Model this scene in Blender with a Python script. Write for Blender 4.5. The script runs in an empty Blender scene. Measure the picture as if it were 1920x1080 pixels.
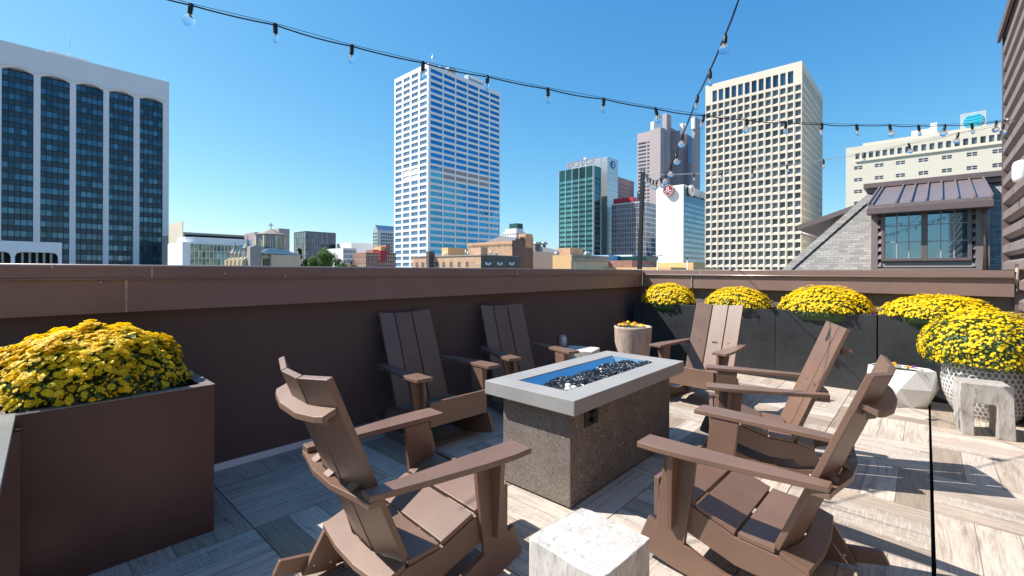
import bpy, bmesh, math, random
from mathutils import Vector, Matrix
random.seed(7)
S = bpy.context.scene
col = S.collection
R = math.radians
PI = math.pi
# ---------------------------------------------------------------- camera
TH, ROLL, H, FPX, HY = 0.7367, R(0.2), 1.33, 856.0, 508.0
cam = bpy.data.cameras.new("camera"); camo = bpy.data.objects.new("camera", cam); col.objects.link(camo)
F0 = Vector((math.cos(TH), math.sin(TH), 0)); R0 = Vector((math.sin(TH), -math.cos(TH), 0)); Z0 = Vector((0, 0, 1))
RR = R0*math.cos(ROLL)+Z0*math.sin(ROLL); UU = -R0*math.sin(ROLL)+Z0*math.cos(ROLL)
m = Matrix.Identity(4)
for i in range(3):
    m[i][0], m[i][1], m[i][2] = RR[i], UU[i], -F0[i]
m[2][3] = H
camo.matrix_world = m
cam.sensor_width = 36; cam.lens = FPX/1920*36; cam.shift_y = (HY-540)/1920; cam.clip_end = 9000; cam.clip_start = 0.05
S.camera = camo
S.render.resolution_x = 1024; S.render.resolution_y = 576
# ---------------------------------------------------------------- light
SD = Vector((0.505, -0.768, -1.0)).normalized()           # direction the sunlight travels
EL = math.asin(-SD.z)
w = bpy.data.worlds.new("World"); S.world = w; w.use_nodes = True
nt = w.node_tree; bg = nt.nodes['Background']
sky = nt.nodes.new('ShaderNodeTexSky'); sky.sky_type = 'NISHITA'; sky.sun_disc = False
sky.sun_elevation = EL; sky.sun_rotation = math.atan2(-SD.x, -SD.y)
sky.altitude = 300; sky.air_density = 1.0; sky.dust_density = 0.6; sky.ozone_density = 1.0
sep = nt.nodes.new('ShaderNodeSeparateColor'); cmb = nt.nodes.new('ShaderNodeCombineColor'); nt.links.new(sky.outputs[0], sep.inputs[0])
for i, (g_, k_) in enumerate(((1.3, .288), (.85, .825), (.5, 1.75))):      # contrast of a clean dry autumn sky: deep overhead, pale at the horizon
    pw = nt.nodes.new('ShaderNodeMath'); pw.operation = 'POWER'; pw.inputs[1].default_value = g_; nt.links.new(sep.outputs[i], pw.inputs[0])
    ml = nt.nodes.new('ShaderNodeMath'); ml.operation = 'MULTIPLY'; ml.inputs[1].default_value = k_; nt.links.new(pw.outputs[0], ml.inputs[0]); nt.links.new(ml.outputs[0], cmb.inputs[i])
nt.links.new(cmb.outputs[0], bg.inputs[0]); bg.inputs[1].default_value = 0.14
sl = bpy.data.lights.new("sun", 'SUN'); sl.energy = 5.0; sl.angle = R(0.5); sl.color = (1, .95, .88)
so = bpy.data.objects.new("sun", sl); col.objects.link(so); so.rotation_euler = SD.to_track_quat('-Z', 'Y').to_euler()
vs = S.view_settings; vs.view_transform = 'Standard'; vs.look = 'None'; vs.gamma = 1; vs.use_curve_mapping = False
vs.exposure = 0.75
S.render.engine = 'CYCLES'

# ---------------------------------------------------------------- layout arithmetic (plan distances of the far city)
def ray(px, py): return F0 + RR*((px-960)/FPX) - UU*((py-HY)/FPX)
CC = Vector((0, 0, H))
def at(px, py, d): return CC + ray(px, py)*d
def onX(px, py, x): r = ray(px, py); return CC + r*(x/r.x)
def onY(px, py, y): r = ray(px, py); return CC + r*(y/r.y)

# ---------------------------------------------------------------- materials
def new_mat(name):
    mt = bpy.data.materials.new(name); mt.use_nodes = True
    n = mt.node_tree.nodes; b = n['Principled BSDF']
    return mt, mt.node_tree, n, b
def mix(t, a, b, fac, kind='MIX'):
    x = t.nodes.new('ShaderNodeMix'); x.data_type = 'RGBA'; x.blend_type = kind
    for s, v in ((6, a), (7, b), (0, fac)):
        if hasattr(v, 'is_linked') or hasattr(v, 'links'): t.links.new(v, x.inputs[s])
        elif s == 0: x.inputs[0].default_value = v
        else: x.inputs[s].default_value = (*v, 1)
    return x.outputs[2]
def mth(t, op, a, b=None, c=None):
    x = t.nodes.new('ShaderNodeMath'); x.operation = op
    for i, v in enumerate((a, b, c)):
        if v is None: continue
        if hasattr(v, 'links'): t.links.new(v, x.inputs[i])
        else: x.inputs[i].default_value = v
    return x.outputs[0]
def noise(t, vec, scale, detail=4, rough=.55):
    x = t.nodes.new('ShaderNodeTexNoise'); x.inputs['Scale'].default_value = scale
    x.inputs['Detail'].default_value = detail; x.inputs['Roughness'].default_value = rough
    if vec is not None: t.links.new(vec, x.inputs['Vector'])
    return x.outputs['Fac']
def ramp(t, v, stops):
    x = t.nodes.new('ShaderNodeValToRGB'); t.links.new(v, x.inputs[0]); e = x.color_ramp.elements
    while len(e) < len(stops): e.new(.5)
    for q, (p, c) in zip(e, stops):
        q.position = p; q.color = (*(c if hasattr(c, '__len__') else (c, c, c)), 1)
    return x.outputs[0]
def coords(t, kind='Object'):
    x = t.nodes.new('ShaderNodeTexCoord'); return x.outputs[kind]
def geo_pos(t): return t.nodes.new('ShaderNodeNewGeometry').outputs['Position']
def bump(t, b, h, strength, dist=.01):
    x = t.nodes.new('ShaderNodeBump'); x.inputs['Strength'].default_value = strength; x.inputs['Distance'].default_value = dist
    t.links.new(h, x.inputs['Height']); t.links.new(x.outputs[0], b.inputs['Normal'])
def basic(name, c, rough=.6, metal=0, var=.15, scale=3, fine=60, bmp=0, bd=.004, island=0, spec=None, stain=None):
    mt, t, n, b = new_mat(name)
    v = coords(t)
    f1 = noise(t, v, scale); f2 = noise(t, v, fine, 3)
    f = mth(t, 'ADD', mth(t, 'MULTIPLY', f1, .6), mth(t, 'MULTIPLY', f2, .4))
    lo = tuple(k*(1-var) for k in c); hi = tuple(min(1, k*(1+var)) for k in c)
    o = ramp(t, f, ((.3, lo), (.7, hi)))
    if stain: o = mix(t, o, stain, ramp(t, noise(t, v, scale*.6, 6, .7), ((.5, 0), (.75, .7))))
    if island:
        g = t.nodes.new('ShaderNodeNewGeometry'); oi = t.nodes.new('ShaderNodeObjectInfo')
        r = mth(t, 'FRACT', mth(t, 'ADD', g.outputs['Random Per Island'], oi.outputs['Random']))
        r = mth(t, 'ADD', mth(t, 'MULTIPLY', r, 2*island), 1-island)
        hs = t.nodes.new('ShaderNodeHueSaturation'); t.links.new(o, hs.inputs['Color']); t.links.new(r, hs.inputs['Value']); o = hs.outputs[0]
    t.links.new(o, b.inputs['Base Color'])
    t.links.new(mth(t, 'ADD', mth(t, 'MULTIPLY', f1, .16), rough-.08), b.inputs['Roughness'])
    b.inputs['Metallic'].default_value = metal
    if spec is not None: b.inputs['Specular IOR Level'].default_value = spec
    if bmp: bump(t, b, f2, bmp, bd)
    return mt
def glass_wall(name, c, rough=.06, metal=.85, var=.35, wob=.25):
    mt, t, n, b = new_mat(name)
    g = t.nodes.new('ShaderNodeNewGeometry'); oi = t.nodes.new('ShaderNodeObjectInfo')
    r = mth(t, 'FRACT', mth(t, 'ADD', g.outputs['Random Per Island'], oi.outputs['Random']))
    lo = tuple(k*(1-var) for k in c); hi = tuple(min(1, k*(1+var)) for k in c)
    t.links.new(ramp(t, r, ((0, lo), (1, hi))), b.inputs['Base Color'])
    b.inputs['Metallic'].default_value = metal; b.inputs['Roughness'].default_value = rough
    bump(t, b, noise(t, g.outputs['Position'], .12, 2), wob, 1.0)
    return mt

def wood_floor():
    mt, t, n, b = new_mat('porcelain_wood_paver')
    sp = t.nodes.new('ShaderNodeSeparateXYZ'); t.links.new(geo_pos(t), sp.inputs[0])
    X = mth(t, 'DIVIDE', mth(t, 'SUBTRACT', sp.outputs[0], -.442), .6475)
    Y = mth(t, 'DIVIDE', mth(t, 'SUBTRACT', sp.outputs[1], -.0300), .6475)
    ix = mth(t, 'FLOOR', X); iy = mth(t, 'FLOOR', Y)
    par = mth(t, 'ABSOLUTE', mth(t, 'SUBTRACT', mth(t, 'MODULO', mth(t, 'ADD', mth(t, 'ADD', ix, iy), 100), 2), 0))  # 0/1
    # plank coordinate across / along
    inv = mth(t, 'SUBTRACT', 1, par)
    ac = mth(t, 'ADD', mth(t, 'MULTIPLY', X, par), mth(t, 'MULTIPLY', Y, inv))
    al = mth(t, 'ADD', mth(t, 'MULTIPLY', Y, par), mth(t, 'MULTIPLY', X, inv))
    p4 = mth(t, 'MULTIPLY', ac, 4); ip = mth(t, 'FLOOR', p4); fp = mth(t, 'FRACT', p4)
    cell = t.nodes.new('ShaderNodeCombineXYZ')
    t.links.new(mth(t, 'ADD', ip, mth(t, 'MULTIPLY', par, 57)), cell.inputs[0]); t.links.new(mth(t, 'FLOOR', al), cell.inputs[1])
    wn = t.nodes.new('ShaderNodeTexWhiteNoise'); wn.noise_dimensions = '2D'; t.links.new(cell.outputs[0], wn.inputs['Vector'])
    rnd = wn.outputs['Value']
    gv = t.nodes.new('ShaderNodeCombineXYZ')
    t.links.new(mth(t, 'ADD', mth(t, 'MULTIPLY', al, 1.1), mth(t, 'MULTIPLY', rnd, 31)), gv.inputs[0])
    t.links.new(mth(t, 'MULTIPLY', ac, 9), gv.inputs[1]); t.links.new(mth(t, 'MULTIPLY', rnd, 17), gv.inputs[2])
    dn = noise(t, gv.outputs[0], 1.0, 3)
    gv2 = t.nodes.new('ShaderNodeCombineXYZ')
    t.links.new(mth(t, 'ADD', mth(t, 'MULTIPLY', al, 2), mth(t, 'MULTIPLY', rnd, 91)), gv2.inputs[0])
    t.links.new(mth(t, 'ADD', mth(t, 'MULTIPLY', ac, 55), mth(t, 'MULTIPLY', dn, 9)), gv2.inputs[1])
    gr = noise(t, gv2.outputs[0], 1.0, 6, .65)
    base = ramp(t, rnd, ((0, (.31, .245, .19)), (.3, (.46, .375, .305)), (.55, (.60, .51, .43)), (.8, (.52, .45, .385)), (1, (.40, .33, .275))))
    c = mix(t, base, (.14, .10, .078), ramp(t, dn, ((.5, 0), (.78, .55))))
    c = mix(t, c, (.15, .115, .09), ramp(t, gr, ((.47, 0), (.66, .6))))
    # saw marks across the plank on some planks
    gv3 = t.nodes.new('ShaderNodeCombineXYZ'); t.links.new(mth(t, 'MULTIPLY', al, 60), gv3.inputs[0]); t.links.new(mth(t, 'MULTIPLY', ac, 6), gv3.inputs[1])
    saw = noise(t, gv3.outputs[0], 1.0, 2)
    c = mix(t, c, (.56, .51, .45), mth(t, 'MULTIPLY', ramp(t, saw, ((.5, 0), (.62, .5))), mth(t, 'GREATER_THAN', rnd, .6)))
    c = mix(t, c, (.22, .19, .17), ramp(t, noise(t, geo_pos(t), .9, 5, .6), ((.52, 0), (.8, .45))))
    e = mth(t, 'MINIMUM', fp, mth(t, 'SUBTRACT', 1, fp)); fa = mth(t, 'FRACT', al)
    e2 = mth(t, 'MINIMUM', fa, mth(t, 'SUBTRACT', 1, fa))
    line = mth(t, 'MAXIMUM', mth(t, 'LESS_THAN', e, .017), mth(t, 'LESS_THAN', e2, .0045))
    c = mix(t, c, (.13, .11, .095), mth(t, 'MULTIPLY', line, .7))
    t.links.new(c, b.inputs['Base Color']); b.inputs['Roughness'].default_value = .6; b.inputs['Specular IOR Level'].default_value = .25
    bump(t, b, mth(t, 'SUBTRACT', mth(t, 'MULTIPLY', gr, .5), line), .35, .0012)
    return mt
def speckle(name, base, dark, light, s1=70, s2=45, rough=.7):
    mt, t, n, b = new_mat(name); v = coords(t)
    def vor(s, lo, hi, off):
        x = t.nodes.new('ShaderNodeTexVoronoi'); x.inputs['Scale'].default_value = s; x.inputs['Randomness'].default_value = 1
        mp = t.nodes.new('ShaderNodeMapping'); mp.inputs['Location'].default_value = off; t.links.new(v, mp.inputs[0])
        nz = t.nodes.new('ShaderNodeTexNoise'); nz.inputs['Scale'].default_value = s*1.5; t.links.new(mp.outputs[0], nz.inputs['Vector'])
        mm = t.nodes.new('ShaderNodeMix'); mm.data_type = 'VECTOR'; mm.inputs[0].default_value = .02
        t.links.new(mp.outputs[0], mm.inputs[4]); t.links.new(nz.outputs['Color'], mm.inputs[5]); t.links.new(mm.outputs[1], x.inputs['Vector'])
        s3 = t.nodes.new('ShaderNodeSeparateColor'); t.links.new(x.outputs['Color'], s3.inputs[0])
        rad = mth(t, 'MULTIPLY', s3.outputs[0], hi); return mth(t, 'LESS_THAN', x.outputs['Distance'], mth(t, 'SUBTRACT', rad, lo))
    f = noise(t, v, 8, 4)
    c = ramp(t, f, ((.3, tuple(k*.85 for k in base)), (.7, tuple(k*1.15 for k in base))))
    dk = vor(s1, .10, .58, (3, 1, 2)); lt = vor(s2, .30, .58, (7, 9, 4)); l2 = vor(s1*1.5, .24, .58, (17, 3, 8))
    c = mix(t, c, dark, dk); c = mix(t, c, light, l2); c = mix(t, c, light, lt)
    t.links.new(c, b.inputs['Base Color']); b.inputs['Roughness'].default_value = rough
    bump(t, b, mth(t, 'SUBTRACT', mth(t, 'MULTIPLY', f, .3), dk), .6, .003)
    return mt
def brickm(name, c1, c2, mortar, sc=1.0, bw=.5, bh=.25, ms=.02, yz=False, rough=.85, bias=0):
    mt, t, n, b = new_mat(name)
    sp = t.nodes.new('ShaderNodeSeparateXYZ'); t.links.new(geo_pos(t), sp.inputs[0])
    cb = t.nodes.new('ShaderNodeCombineXYZ'); t.links.new(sp.outputs[1] if yz else mth(t, 'ADD', sp.outputs[0], sp.outputs[1]), cb.inputs[0]); t.links.new(sp.outputs[2], cb.inputs[1])
    x = t.nodes.new('ShaderNodeTexBrick'); x.inputs['Scale'].default_value = sc; x.inputs['Brick Width'].default_value = bw; x.inputs['Row Height'].default_value = bh
    x.inputs['Mortar Size'].default_value = ms; x.inputs['Color1'].default_value = (*c1, 1); x.inputs['Color2'].default_value = (*c2, 1); x.inputs['Mortar'].default_value = (*mortar, 1)
    t.links.new(cb.outputs[0], x.inputs['Vector'])
    c = mix(t, x.outputs['Color'], tuple(k*.55 for k in c1), ramp(t, noise(t, geo_pos(t), .35, 5), ((.45, 0), (.8, .6))))
    t.links.new(c, b.inputs['Base Color']); b.inputs['Roughness'].default_value = rough
    return mt
def stone(name, a, b_, vein):
    mt, t, n, b = new_mat(name); v = coords(t)
    mp = t.nodes.new('ShaderNodeMapping'); mp.inputs['Scale'].default_value = (3, 3, 1); t.links.new(v, mp.inputs[0])
    f = noise(t, mp.outputs[0], 4, 8, .65); g = noise(t, mp.outputs[0], 14, 8, .7)
    c = ramp(t, f, ((.35, a), (.6, b_)))
    c = mix(t, c, vein, ramp(t, g, ((.52, 0), (.7, .8))))
    t.links.new(c, b.inputs['Base Color']); b.inputs['Roughness'].default_value = .75; bump(t, b, g, .6, .006)
    return mt
def leafm(name, c1, c2, tr=.25):
    mt, t, n, b = new_mat(name); g = t.nodes.new('ShaderNodeNewGeometry')
    t.links.new(ramp(t, g.outputs['Random Per Island'], ((0, c1), (1, c2))), b.inputs['Base Color'])
    b.inputs['Roughness'].default_value = .55
    tl = n.new('ShaderNodeBsdfTranslucent'); ms = n.new('ShaderNodeMixShader'); ms.inputs[0].default_value = tr
    t.links.new(b.inputs['Base Color'].links[0].from_socket, tl.inputs[0]); t.links.new(b.outputs[0], ms.inputs[1]); t.links.new(tl.outputs[0], ms.inputs[2])
    t.links.new(ms.outputs[0], n['Material Output'].inputs[0])
    return mt

M = {}
M['floor'] = wood_floor()
M['void'] = basic('dark_void', (.015, .015, .017), .9)
M['chair'] = basic('brown_plastic_lumber', (.178, .102, .069), .42, 0, .16, 5, 380, .8, .0012, spec=.75)
M['bolt'] = basic('steel_bolt', (.6, .58, .55), .3, 1, .1)
M['coping'] = basic('bronze_metal_flashing', (.225, .145, .128), .42, .05, .10, 2, 40, .05, .001, stain=(.26, .175, .155))
M['hem'] = basic('sunlit_metal_hem', (.45, .38, .35), .3, .6, .1)  # paler than the coping: sun caught on its edges painted in
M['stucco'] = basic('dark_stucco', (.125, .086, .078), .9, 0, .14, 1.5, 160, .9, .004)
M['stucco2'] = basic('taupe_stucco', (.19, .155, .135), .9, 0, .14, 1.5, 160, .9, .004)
M['sealant'] = basic('sealant', (.42, .35, .28), .8, 0, .3, 20, 90, .5)
M['planterL'] = basic('brown_powder_coated_metal', (.085, .047, .043), .36, .05, .12, 1.6, 240, .25, .0006)
M['rimgrey'] = basic('sunlit_grey_rim', (.26, .225, .21), .4, .2, .3, 6, 60, .1, .001)  # lighter than the box: sunlit rim top put into the colour
M['planterD'] = basic('charcoal_fibre_planter', (.03, .031, .034), .42, 0, .35, 2.2, 18, .12, .002, stain=(.05, .052, .056))
M['soil'] = basic('soil', (.03, .022, .016), .95, 0, .4, 20, 80, 1, .01)
M['concrete'] = basic('cast_concrete', (.30, .292, .28), .6, 0, .12, 3, 130, .2, .0008, stain=(.36, .352, .335))
M['terrazzo'] = speckle('exposed_aggregate', (.165, .138, .118), (.035, .03, .027), (.44, .38, .31), 84, 42)
M['steel'] = basic('mirror_steel', (.72, .74, .76), .07, 1, .02)
M['black'] = basic('black_metal', (.02, .02, .022), .4, .3, .1)
M['blkrub'] = basic('black_rubber', (.012, .012, .013), .5, 0, .1)
M['glassrock'] = basic('black_fire_glass', (.02, .022, .026), .08, 0, .5, island=.9, spec=1.0)
M['glassrock2'] = basic('clear_fire_glass', (.35, .36, .38), .1, 0, .5, island=.5, spec=1.0)
M['shell'] = basic('white_shell', (.75, .7, .64), .7, 0, .1, 30, 90, .5)
M['stumpm'] = stone('white_washed_wood', (.42, .385, .35), (.60, .575, .54), (.20, .17, .145))
M['woodgrey'] = stone('weathered_grey_wood', (.30, .27, .245), (.44, .41, .38), (.17, .145, .125))
M['clay'] = stone('carved_clay', (.36, .27, .22), (.48, .38, .31), (.20, .14, .11))
M['whitepot'] = basic('white_glaze', (.74, .72, .69), .4, 0, .06, 3, 40, .1)
M['dimple'] = basic('grey_glaze', (.24, .225, .22), .5, 0, .1)
M['plastic'] = basic('grey_plastic', (.38, .40, .42), .4, 0, .05)
M['whitepl'] = basic('white_plastic', (.75, .75, .75), .4, 0, .05)
M['tabletop'] = basic('grey_stone_top', (.21, .215, .21), .35, 0, .08, 3, 60, .05, stain=(.36, .37, .36))
M['petal'] = leafm('yellow_petals', (.96, .64, .0), (1.0, .82, .008), .42)
M['petal2'] = leafm('orange_petals', (.7, .18, .01), (.9, .4, .02))
M['purple'] = leafm('purple_petals', (.10, .02, .25), (.3, .06, .4))
M['mumleaf'] = leafm('mum_leaves', (.04, .08, .022), (.20, .28, .09))
M['leaf'] = leafm('tree_leaves', (.07, .14, .03), (.22, .34, .07))
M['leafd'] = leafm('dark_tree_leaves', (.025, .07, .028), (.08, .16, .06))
M['leafy'] = leafm('yellowing_leaves', (.30, .24, .03), (.45, .35, .06))
M['leafb'] = leafm('blue_green_leaves', (.05, .09, .09), (.11, .17, .15))
M['bark'] = basic('bark', (.09, .065, .045), .9, 0, .3, 3, 20, .8, .02)
M['clad'] = basic('bronze_wall_panel', (.24, .19, .175), .45, .1, .08, 1.5, 50, .05, .001)
M['trim'] = basic('bronze_trim', (.17, .125, .12), .42, .2, .1, 2, 40)
M['seam'] = basic('standing_seam_roof', (.21, .16, .15), .38, .12, .12, 1.2, 20)
M['shingle'] = brickm('grey_shingles', (.31, .29, .265), (.19, .18, .168), (.12, .115, .11), 1.0, .155, .058, .004, yz=True)
M['winmull'] = basic('pale_muntin', (.42, .38, .36), .5)
M['skyglass'] = glass_wall('window_glass', (.17, .27, .34), .03, .9, .05, .02)
M['bulbglass'], _t, _n, _b = new_mat('bulb_glass')
_b.inputs['Base Color'].default_value = (.97, .98, 1, 1); _b.inputs['Roughness'].default_value = .02; _b.inputs['Transmission Weight'].default_value = 1; _b.inputs['IOR'].default_value = 1.12
M['filament'] = basic('brass_filament', (.6, .45, .25), .3, 1)
# city
M['white1'] = basic('pale_precast', (.82, .76, .74), .8, 0, .04, .05, 1.2, stain=(.74, .69, .67))
M['glass1'] = glass_wall('dark_blue_glass', (.055, .12, .18), .12, .6, .5, .15)
M['span1'] = basic('dark_spandrel', (.026, .058, .086), .3, .2, .2, .3, 2)
M['mull1'] = basic('dark_mullion', (.012, .018, .024), .5)
M['white2'] = basic('white_panel', (.82, .82, .83), .7, 0, .04, .05, .8)
M['glass2'] = glass_wall('blue_glass', (.010, .17, .34), .12, .3, .22, .2)
M['glass2b'] = glass_wall('deep_blue_glass', (.02, .22, .47), .06, .75, .15, .25)
M['panelgrey'] = basic('grey_brown_panel', (.34, .30, .30), .8)
M['panelwhite'] = basic('white_blank_panel', (.78, .76, .73), .8)
M['cream'] = basic('cream_precast', (.74, .65, .525), .8, 0, .06, .08, 1.5, stain=(.65, .565, .45))
M['glass6'] = glass_wall('grey_glass', (.13, .14, .155), .25, .3, .45, .1)
M['tintglass'] = glass_wall('green_tinted_glass', (.15, .25, .25), .06, .7, .5, .3)
M['sidewin'] = basic('shaded_brown_window', (.075, .058, .05), .3, 0, .3, .3, 2, island=.3)
M['tealglass'] = glass_wall('teal_glass', (.36, .80, .77), .12, .45, .15, .12)
M['tealdark'] = glass_wall('dark_teal_glass', (.035, .12, .12), .12, .4, .3, .1)
M['silver'] = basic('silver_metal_panel', (.50, .53, .56), .35, .7, .06, .05, .6)
M['mauve'] = basic('mauve_granite', (.44, .36, .36), .75, 0, .06, .05, .7)
M['mauved'] = basic('dark_mauve', (.30, .25, .28), .75, 0, .08, .1, .8)
M['glassm'] = glass_wall('grey_mauve_glass', (.15, .14, .17), .15, .5, .4, .1)
M['navyglass'] = glass_wall('navy_glass', (.045, .09, .15), .1, .7, .4, .1)
M['white3'] = basic('bright_white_wall', (.84, .83, .80), .8, 0, .02, .05, .7)
M['hotelglass'] = glass_wall('hotel_glass', (.20, .28, .38), .08, .85, .12, .2)
M['hotelspan'] = glass_wall('hotel_spandrel', (.09, .14, .20), .1, .8, .12, .2)
M['burgundy'] = basic('burgundy', (.28, .02, .045), .5)
M['silver2'] = basic('pale_grey_sign_board', (.50, .52, .55), .5, 0, .05, .2, 2)
M['signwhite'] = basic('sign_white', (.8, .8, .8), .5)
M['signblue'] = basic('sign_blue', (.01, .12, .33), .5)
M['signcyan'] = basic('sign_cyan', (.03, .50, .68), .5)
M['signred'] = basic('sign_red', (.42, .03, .05), .5)
M['cream2'] = basic('warm_white_brick', (.66, .60, .49), .85, 0, .05, .1, 1.2)
M['greystone'] = basic('grey_stone', (.36, .335, .30), .85, 0, .15, .3, 2)
M['tan'] = basic('tan_concrete', (.62, .53, .42), .85, 0, .06, .1, 1, stain=(.55, .47, .37))
M['lime'] = basic('limestone', (.64, .53, .37), .85, 0, .15, .4, 3)
M['churchroof'] = basic('blue_slate', (.04, .09, .13), .4, 0, .25, .5, 4)
M['churchroof2'] = basic('tan_slate', (.27, .22, .19), .6, 0, .15, .5, 4)
M['brickt'] = brickm('tan_brick', (.66, .40, .24), (.52, .30, .18), (.45, .36, .28), .5, .5, .22)
M['brickr'] = brickm('red_brick', (.42, .20, .14), (.34, .155, .115), (.33, .25, .2), .5, .5, .22)
M['bricko'] = basic('ochre_stucco', (.72, .46, .22), .85, 0, .08, .3, 2, stain=(.62, .4, .2))
M['brickg'] = brickm('dark_and_shaded_brick', (.17, .12, .10), (.12, .09, .08), (.2, .17, .15), .5, .5, .22)  # dark brick, also used to paint shade on two side faces
M['blackglass'] = glass_wall('black_glass', (.17, .21, .25), .06, .85, .25, .3)
M['blackglass2'] = glass_wall('black_glass_dark_side', (.055, .07, .10), .06, .8, .2, .3)  # darker copy: weaker sky reflection on this side put into the colour
M['roofgrey'] = basic('membrane_roof', (.26, .26, .28), .6, 0, .1, .2, 2)
M['bluewall'] = basic('blue_painted_wall', (.34, .58, .82), .7)
M['brownwall'] = basic('brown_wall', (.20, .13, .115), .8)
M['ground'] = basic('city_ground', (.13, .125, .12), .9, 0, .3, .02, .3)
M['lampgrey'] = basic('galvanised', (.4, .4, .4), .4, .6)

# ---------------------------------------------------------------- mesh helpers
def tag(o, label=None, cat=None, group=None, kind=None):
    if label: o['label'] = label
    if cat: o['category'] = cat
    if group: o['group'] = group
    if kind: o['kind'] = kind
    return o
def empty(name, loc=(0, 0, 0), rz=0):
    o = bpy.data.objects.new(name, None); col.objects.link(o); o.location = loc; o.rotation_euler = (0, 0, rz); o.empty_display_size = .2
    return o
WLOC = {}
class MB:
    def __init__(s): s.v = []; s.f = []; s.sm = []; s.mk = []
    def add(s, vs_, fs, smooth=False):
        s.mk.append((len(s.v), len(s.f))); o = len(s.v); s.v += [tuple(q) for q in vs_]; s.f += [tuple(i+o for i in q) for q in fs]; s.sm += [smooth]*len(fs); return s
    def box(s, x0, y0, z0, x1, y1, z1):
        if x0 > x1: x0, x1 = x1, x0
        if y0 > y1: y0, y1 = y1, y0
        if z0 > z1: z0, z1 = z1, z0
        return s.add([(x0, y0, z0), (x1, y0, z0), (x1, y1, z0), (x0, y1, z0), (x0, y0, z1), (x1, y0, z1), (x1, y1, z1), (x0, y1, z1)],
                     [(0, 3, 2, 1), (4, 5, 6, 7), (0, 1, 5, 4), (1, 2, 6, 5), (2, 3, 7, 6), (3, 0, 4, 7)])
    def hexa(s, p):  # 8 points, bottom ring then top ring
        return s.add(p, [(0, 3, 2, 1), (4, 5, 6, 7), (0, 1, 5, 4), (1, 2, 6, 5), (2, 3, 7, 6), (3, 0, 4, 7)])
    def prism(s, poly, a, b, ax):   # polygon extruded along an axis; ax 'x': poly=(y,z); 'y': (x,z); 'z': (x,y)
        n = len(poly)
        def P(q, t): return {'x': (t, q[0], q[1]), 'y': (q[0], t, q[1]), 'z': (q[0], q[1], t)}[ax]
        vs_ = [P(q, a) for q in poly]+[P(q, b) for q in poly]
        fs = [tuple(range(n))[::-1], tuple(range(n, 2*n))]+[(i, (i+1) % n, n+(i+1) % n, n+i) for i in range(n)]
        return s.add(vs_, fs)
    def tube(s, pts, r, n=8, cap=True):
        rings = []; pts = [Vector(p) for p in pts]; up = Vector((0, 0, 1))
        for i, p in enumerate(pts):
            d = (pts[min(i+1, len(pts)-1)]-pts[max(i-1, 0)]).normalized()
            a = d.cross(up); a = a.normalized() if a.length > 1e-3 else Vector((1, 0, 0)); b = d.cross(a)
            rr = r[i] if hasattr(r, '__len__') else r
            rings.append([p+(a*math.cos(2*PI*k/n)+b*math.sin(2*PI*k/n))*rr for k in range(n)])
        vs_ = [q for g in rings for q in g]; fs = []
        for i in range(len(pts)-1):
            for k in range(n): fs.append((i*n+k, i*n+(k+1) % n, (i+1)*n+(k+1) % n, (i+1)*n+k))
        if cap: fs += [tuple(range(n)), tuple(range((len(pts)-1)*n, len(pts)*n))[::-1]]
        return s.add(vs_, fs, True)
    def lathe(s, prof, c, n=32, sx=1, sy=1, smooth=True):
        vs_ = []; fs = []
        for r, z in prof:
            for k in range(n): vs_.append((c[0]+r*sx*math.cos(2*PI*k/n), c[1]+r*sy*math.sin(2*PI*k/n), c[2]+z))
        for i in range(len(prof)-1):
            for k in range(n): fs.append((i*n+k, i*n+(k+1) % n, (i+1)*n+(k+1) % n, (i+1)*n+k))
        fs.append(tuple(range(n))[::-1]); fs.append(tuple(range((len(prof)-1)*n, len(prof)*n)))
        return s.add(vs_, fs, smooth)
    def each(s, name, mt, parent=None, bevel=0):   # every piece added becomes an object of its own
        out = []
        for i, (v0, f0) in enumerate(s.mk):
            v1, f1 = s.mk[i+1] if i+1 < len(s.mk) else (len(s.v), len(s.f))
            q = MB(); q.v = s.v[v0:v1]; q.f = [tuple(k-v0 for k in f) for f in s.f[f0:f1]]; q.sm = s.sm[f0:f1]; out.append(q.build(name, mt, parent, bevel))
        return out
    def build(s, name, mt, parent=None, bevel=0, seg=2, recalc=True):
        me = bpy.data.meshes.new(name); off = WLOC.get(parent.name, (0, 0, 0)) if parent else (0, 0, 0)
        me.from_pydata([(x-off[0], y-off[1], z-off[2]) for x, y, z in s.v], [], s.f)
        for p, q in zip(me.polygons, s.sm): p.use_smooth = q
        if recalc:
            b = bmesh.new(); b.from_mesh(me); bmesh.ops.recalc_face_normals(b, faces=b.faces); b.to_mesh(me); b.free()
        for x in (mt if isinstance(mt, (list, tuple)) else [mt]): me.materials.append(x)
        o = bpy.data.objects.new(name, me); col.objects.link(o); o.parent = parent
        if bevel:
            bv = o.modifiers.new('bevel', 'BEVEL'); bv.width = bevel; bv.segments = seg; bv.limit_method = 'ANGLE'; bv.angle_limit = R(30)
        return o
def ring_box(b, X0, Y0, X1, Y1, x0, y0, x1, y1, z0, z1):
    v = [(X0, Y0), (X1, Y0), (X1, Y1), (X0, Y1), (x0, y0), (x1, y0), (x1, y1), (x0, y1)]
    fs = []
    for i in range(4):
        j = (i+1) % 4; fs += [(i, j, j+8, i+8), (i+4, i+12, j+12, j+4), (i+8, j+8, j+12, i+12), (i, i+4, j+4, j)]
    return b.add([(x, y, z0) for x, y in v]+[(x, y, z1) for x, y in v], fs)
def thing(name, loc, label, cat, group=None):
    """an Empty whose parts are written in world coordinates"""
    o = empty(name, loc); WLOC[o.name] = tuple(loc); tag(o, label, cat, group); return o
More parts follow.
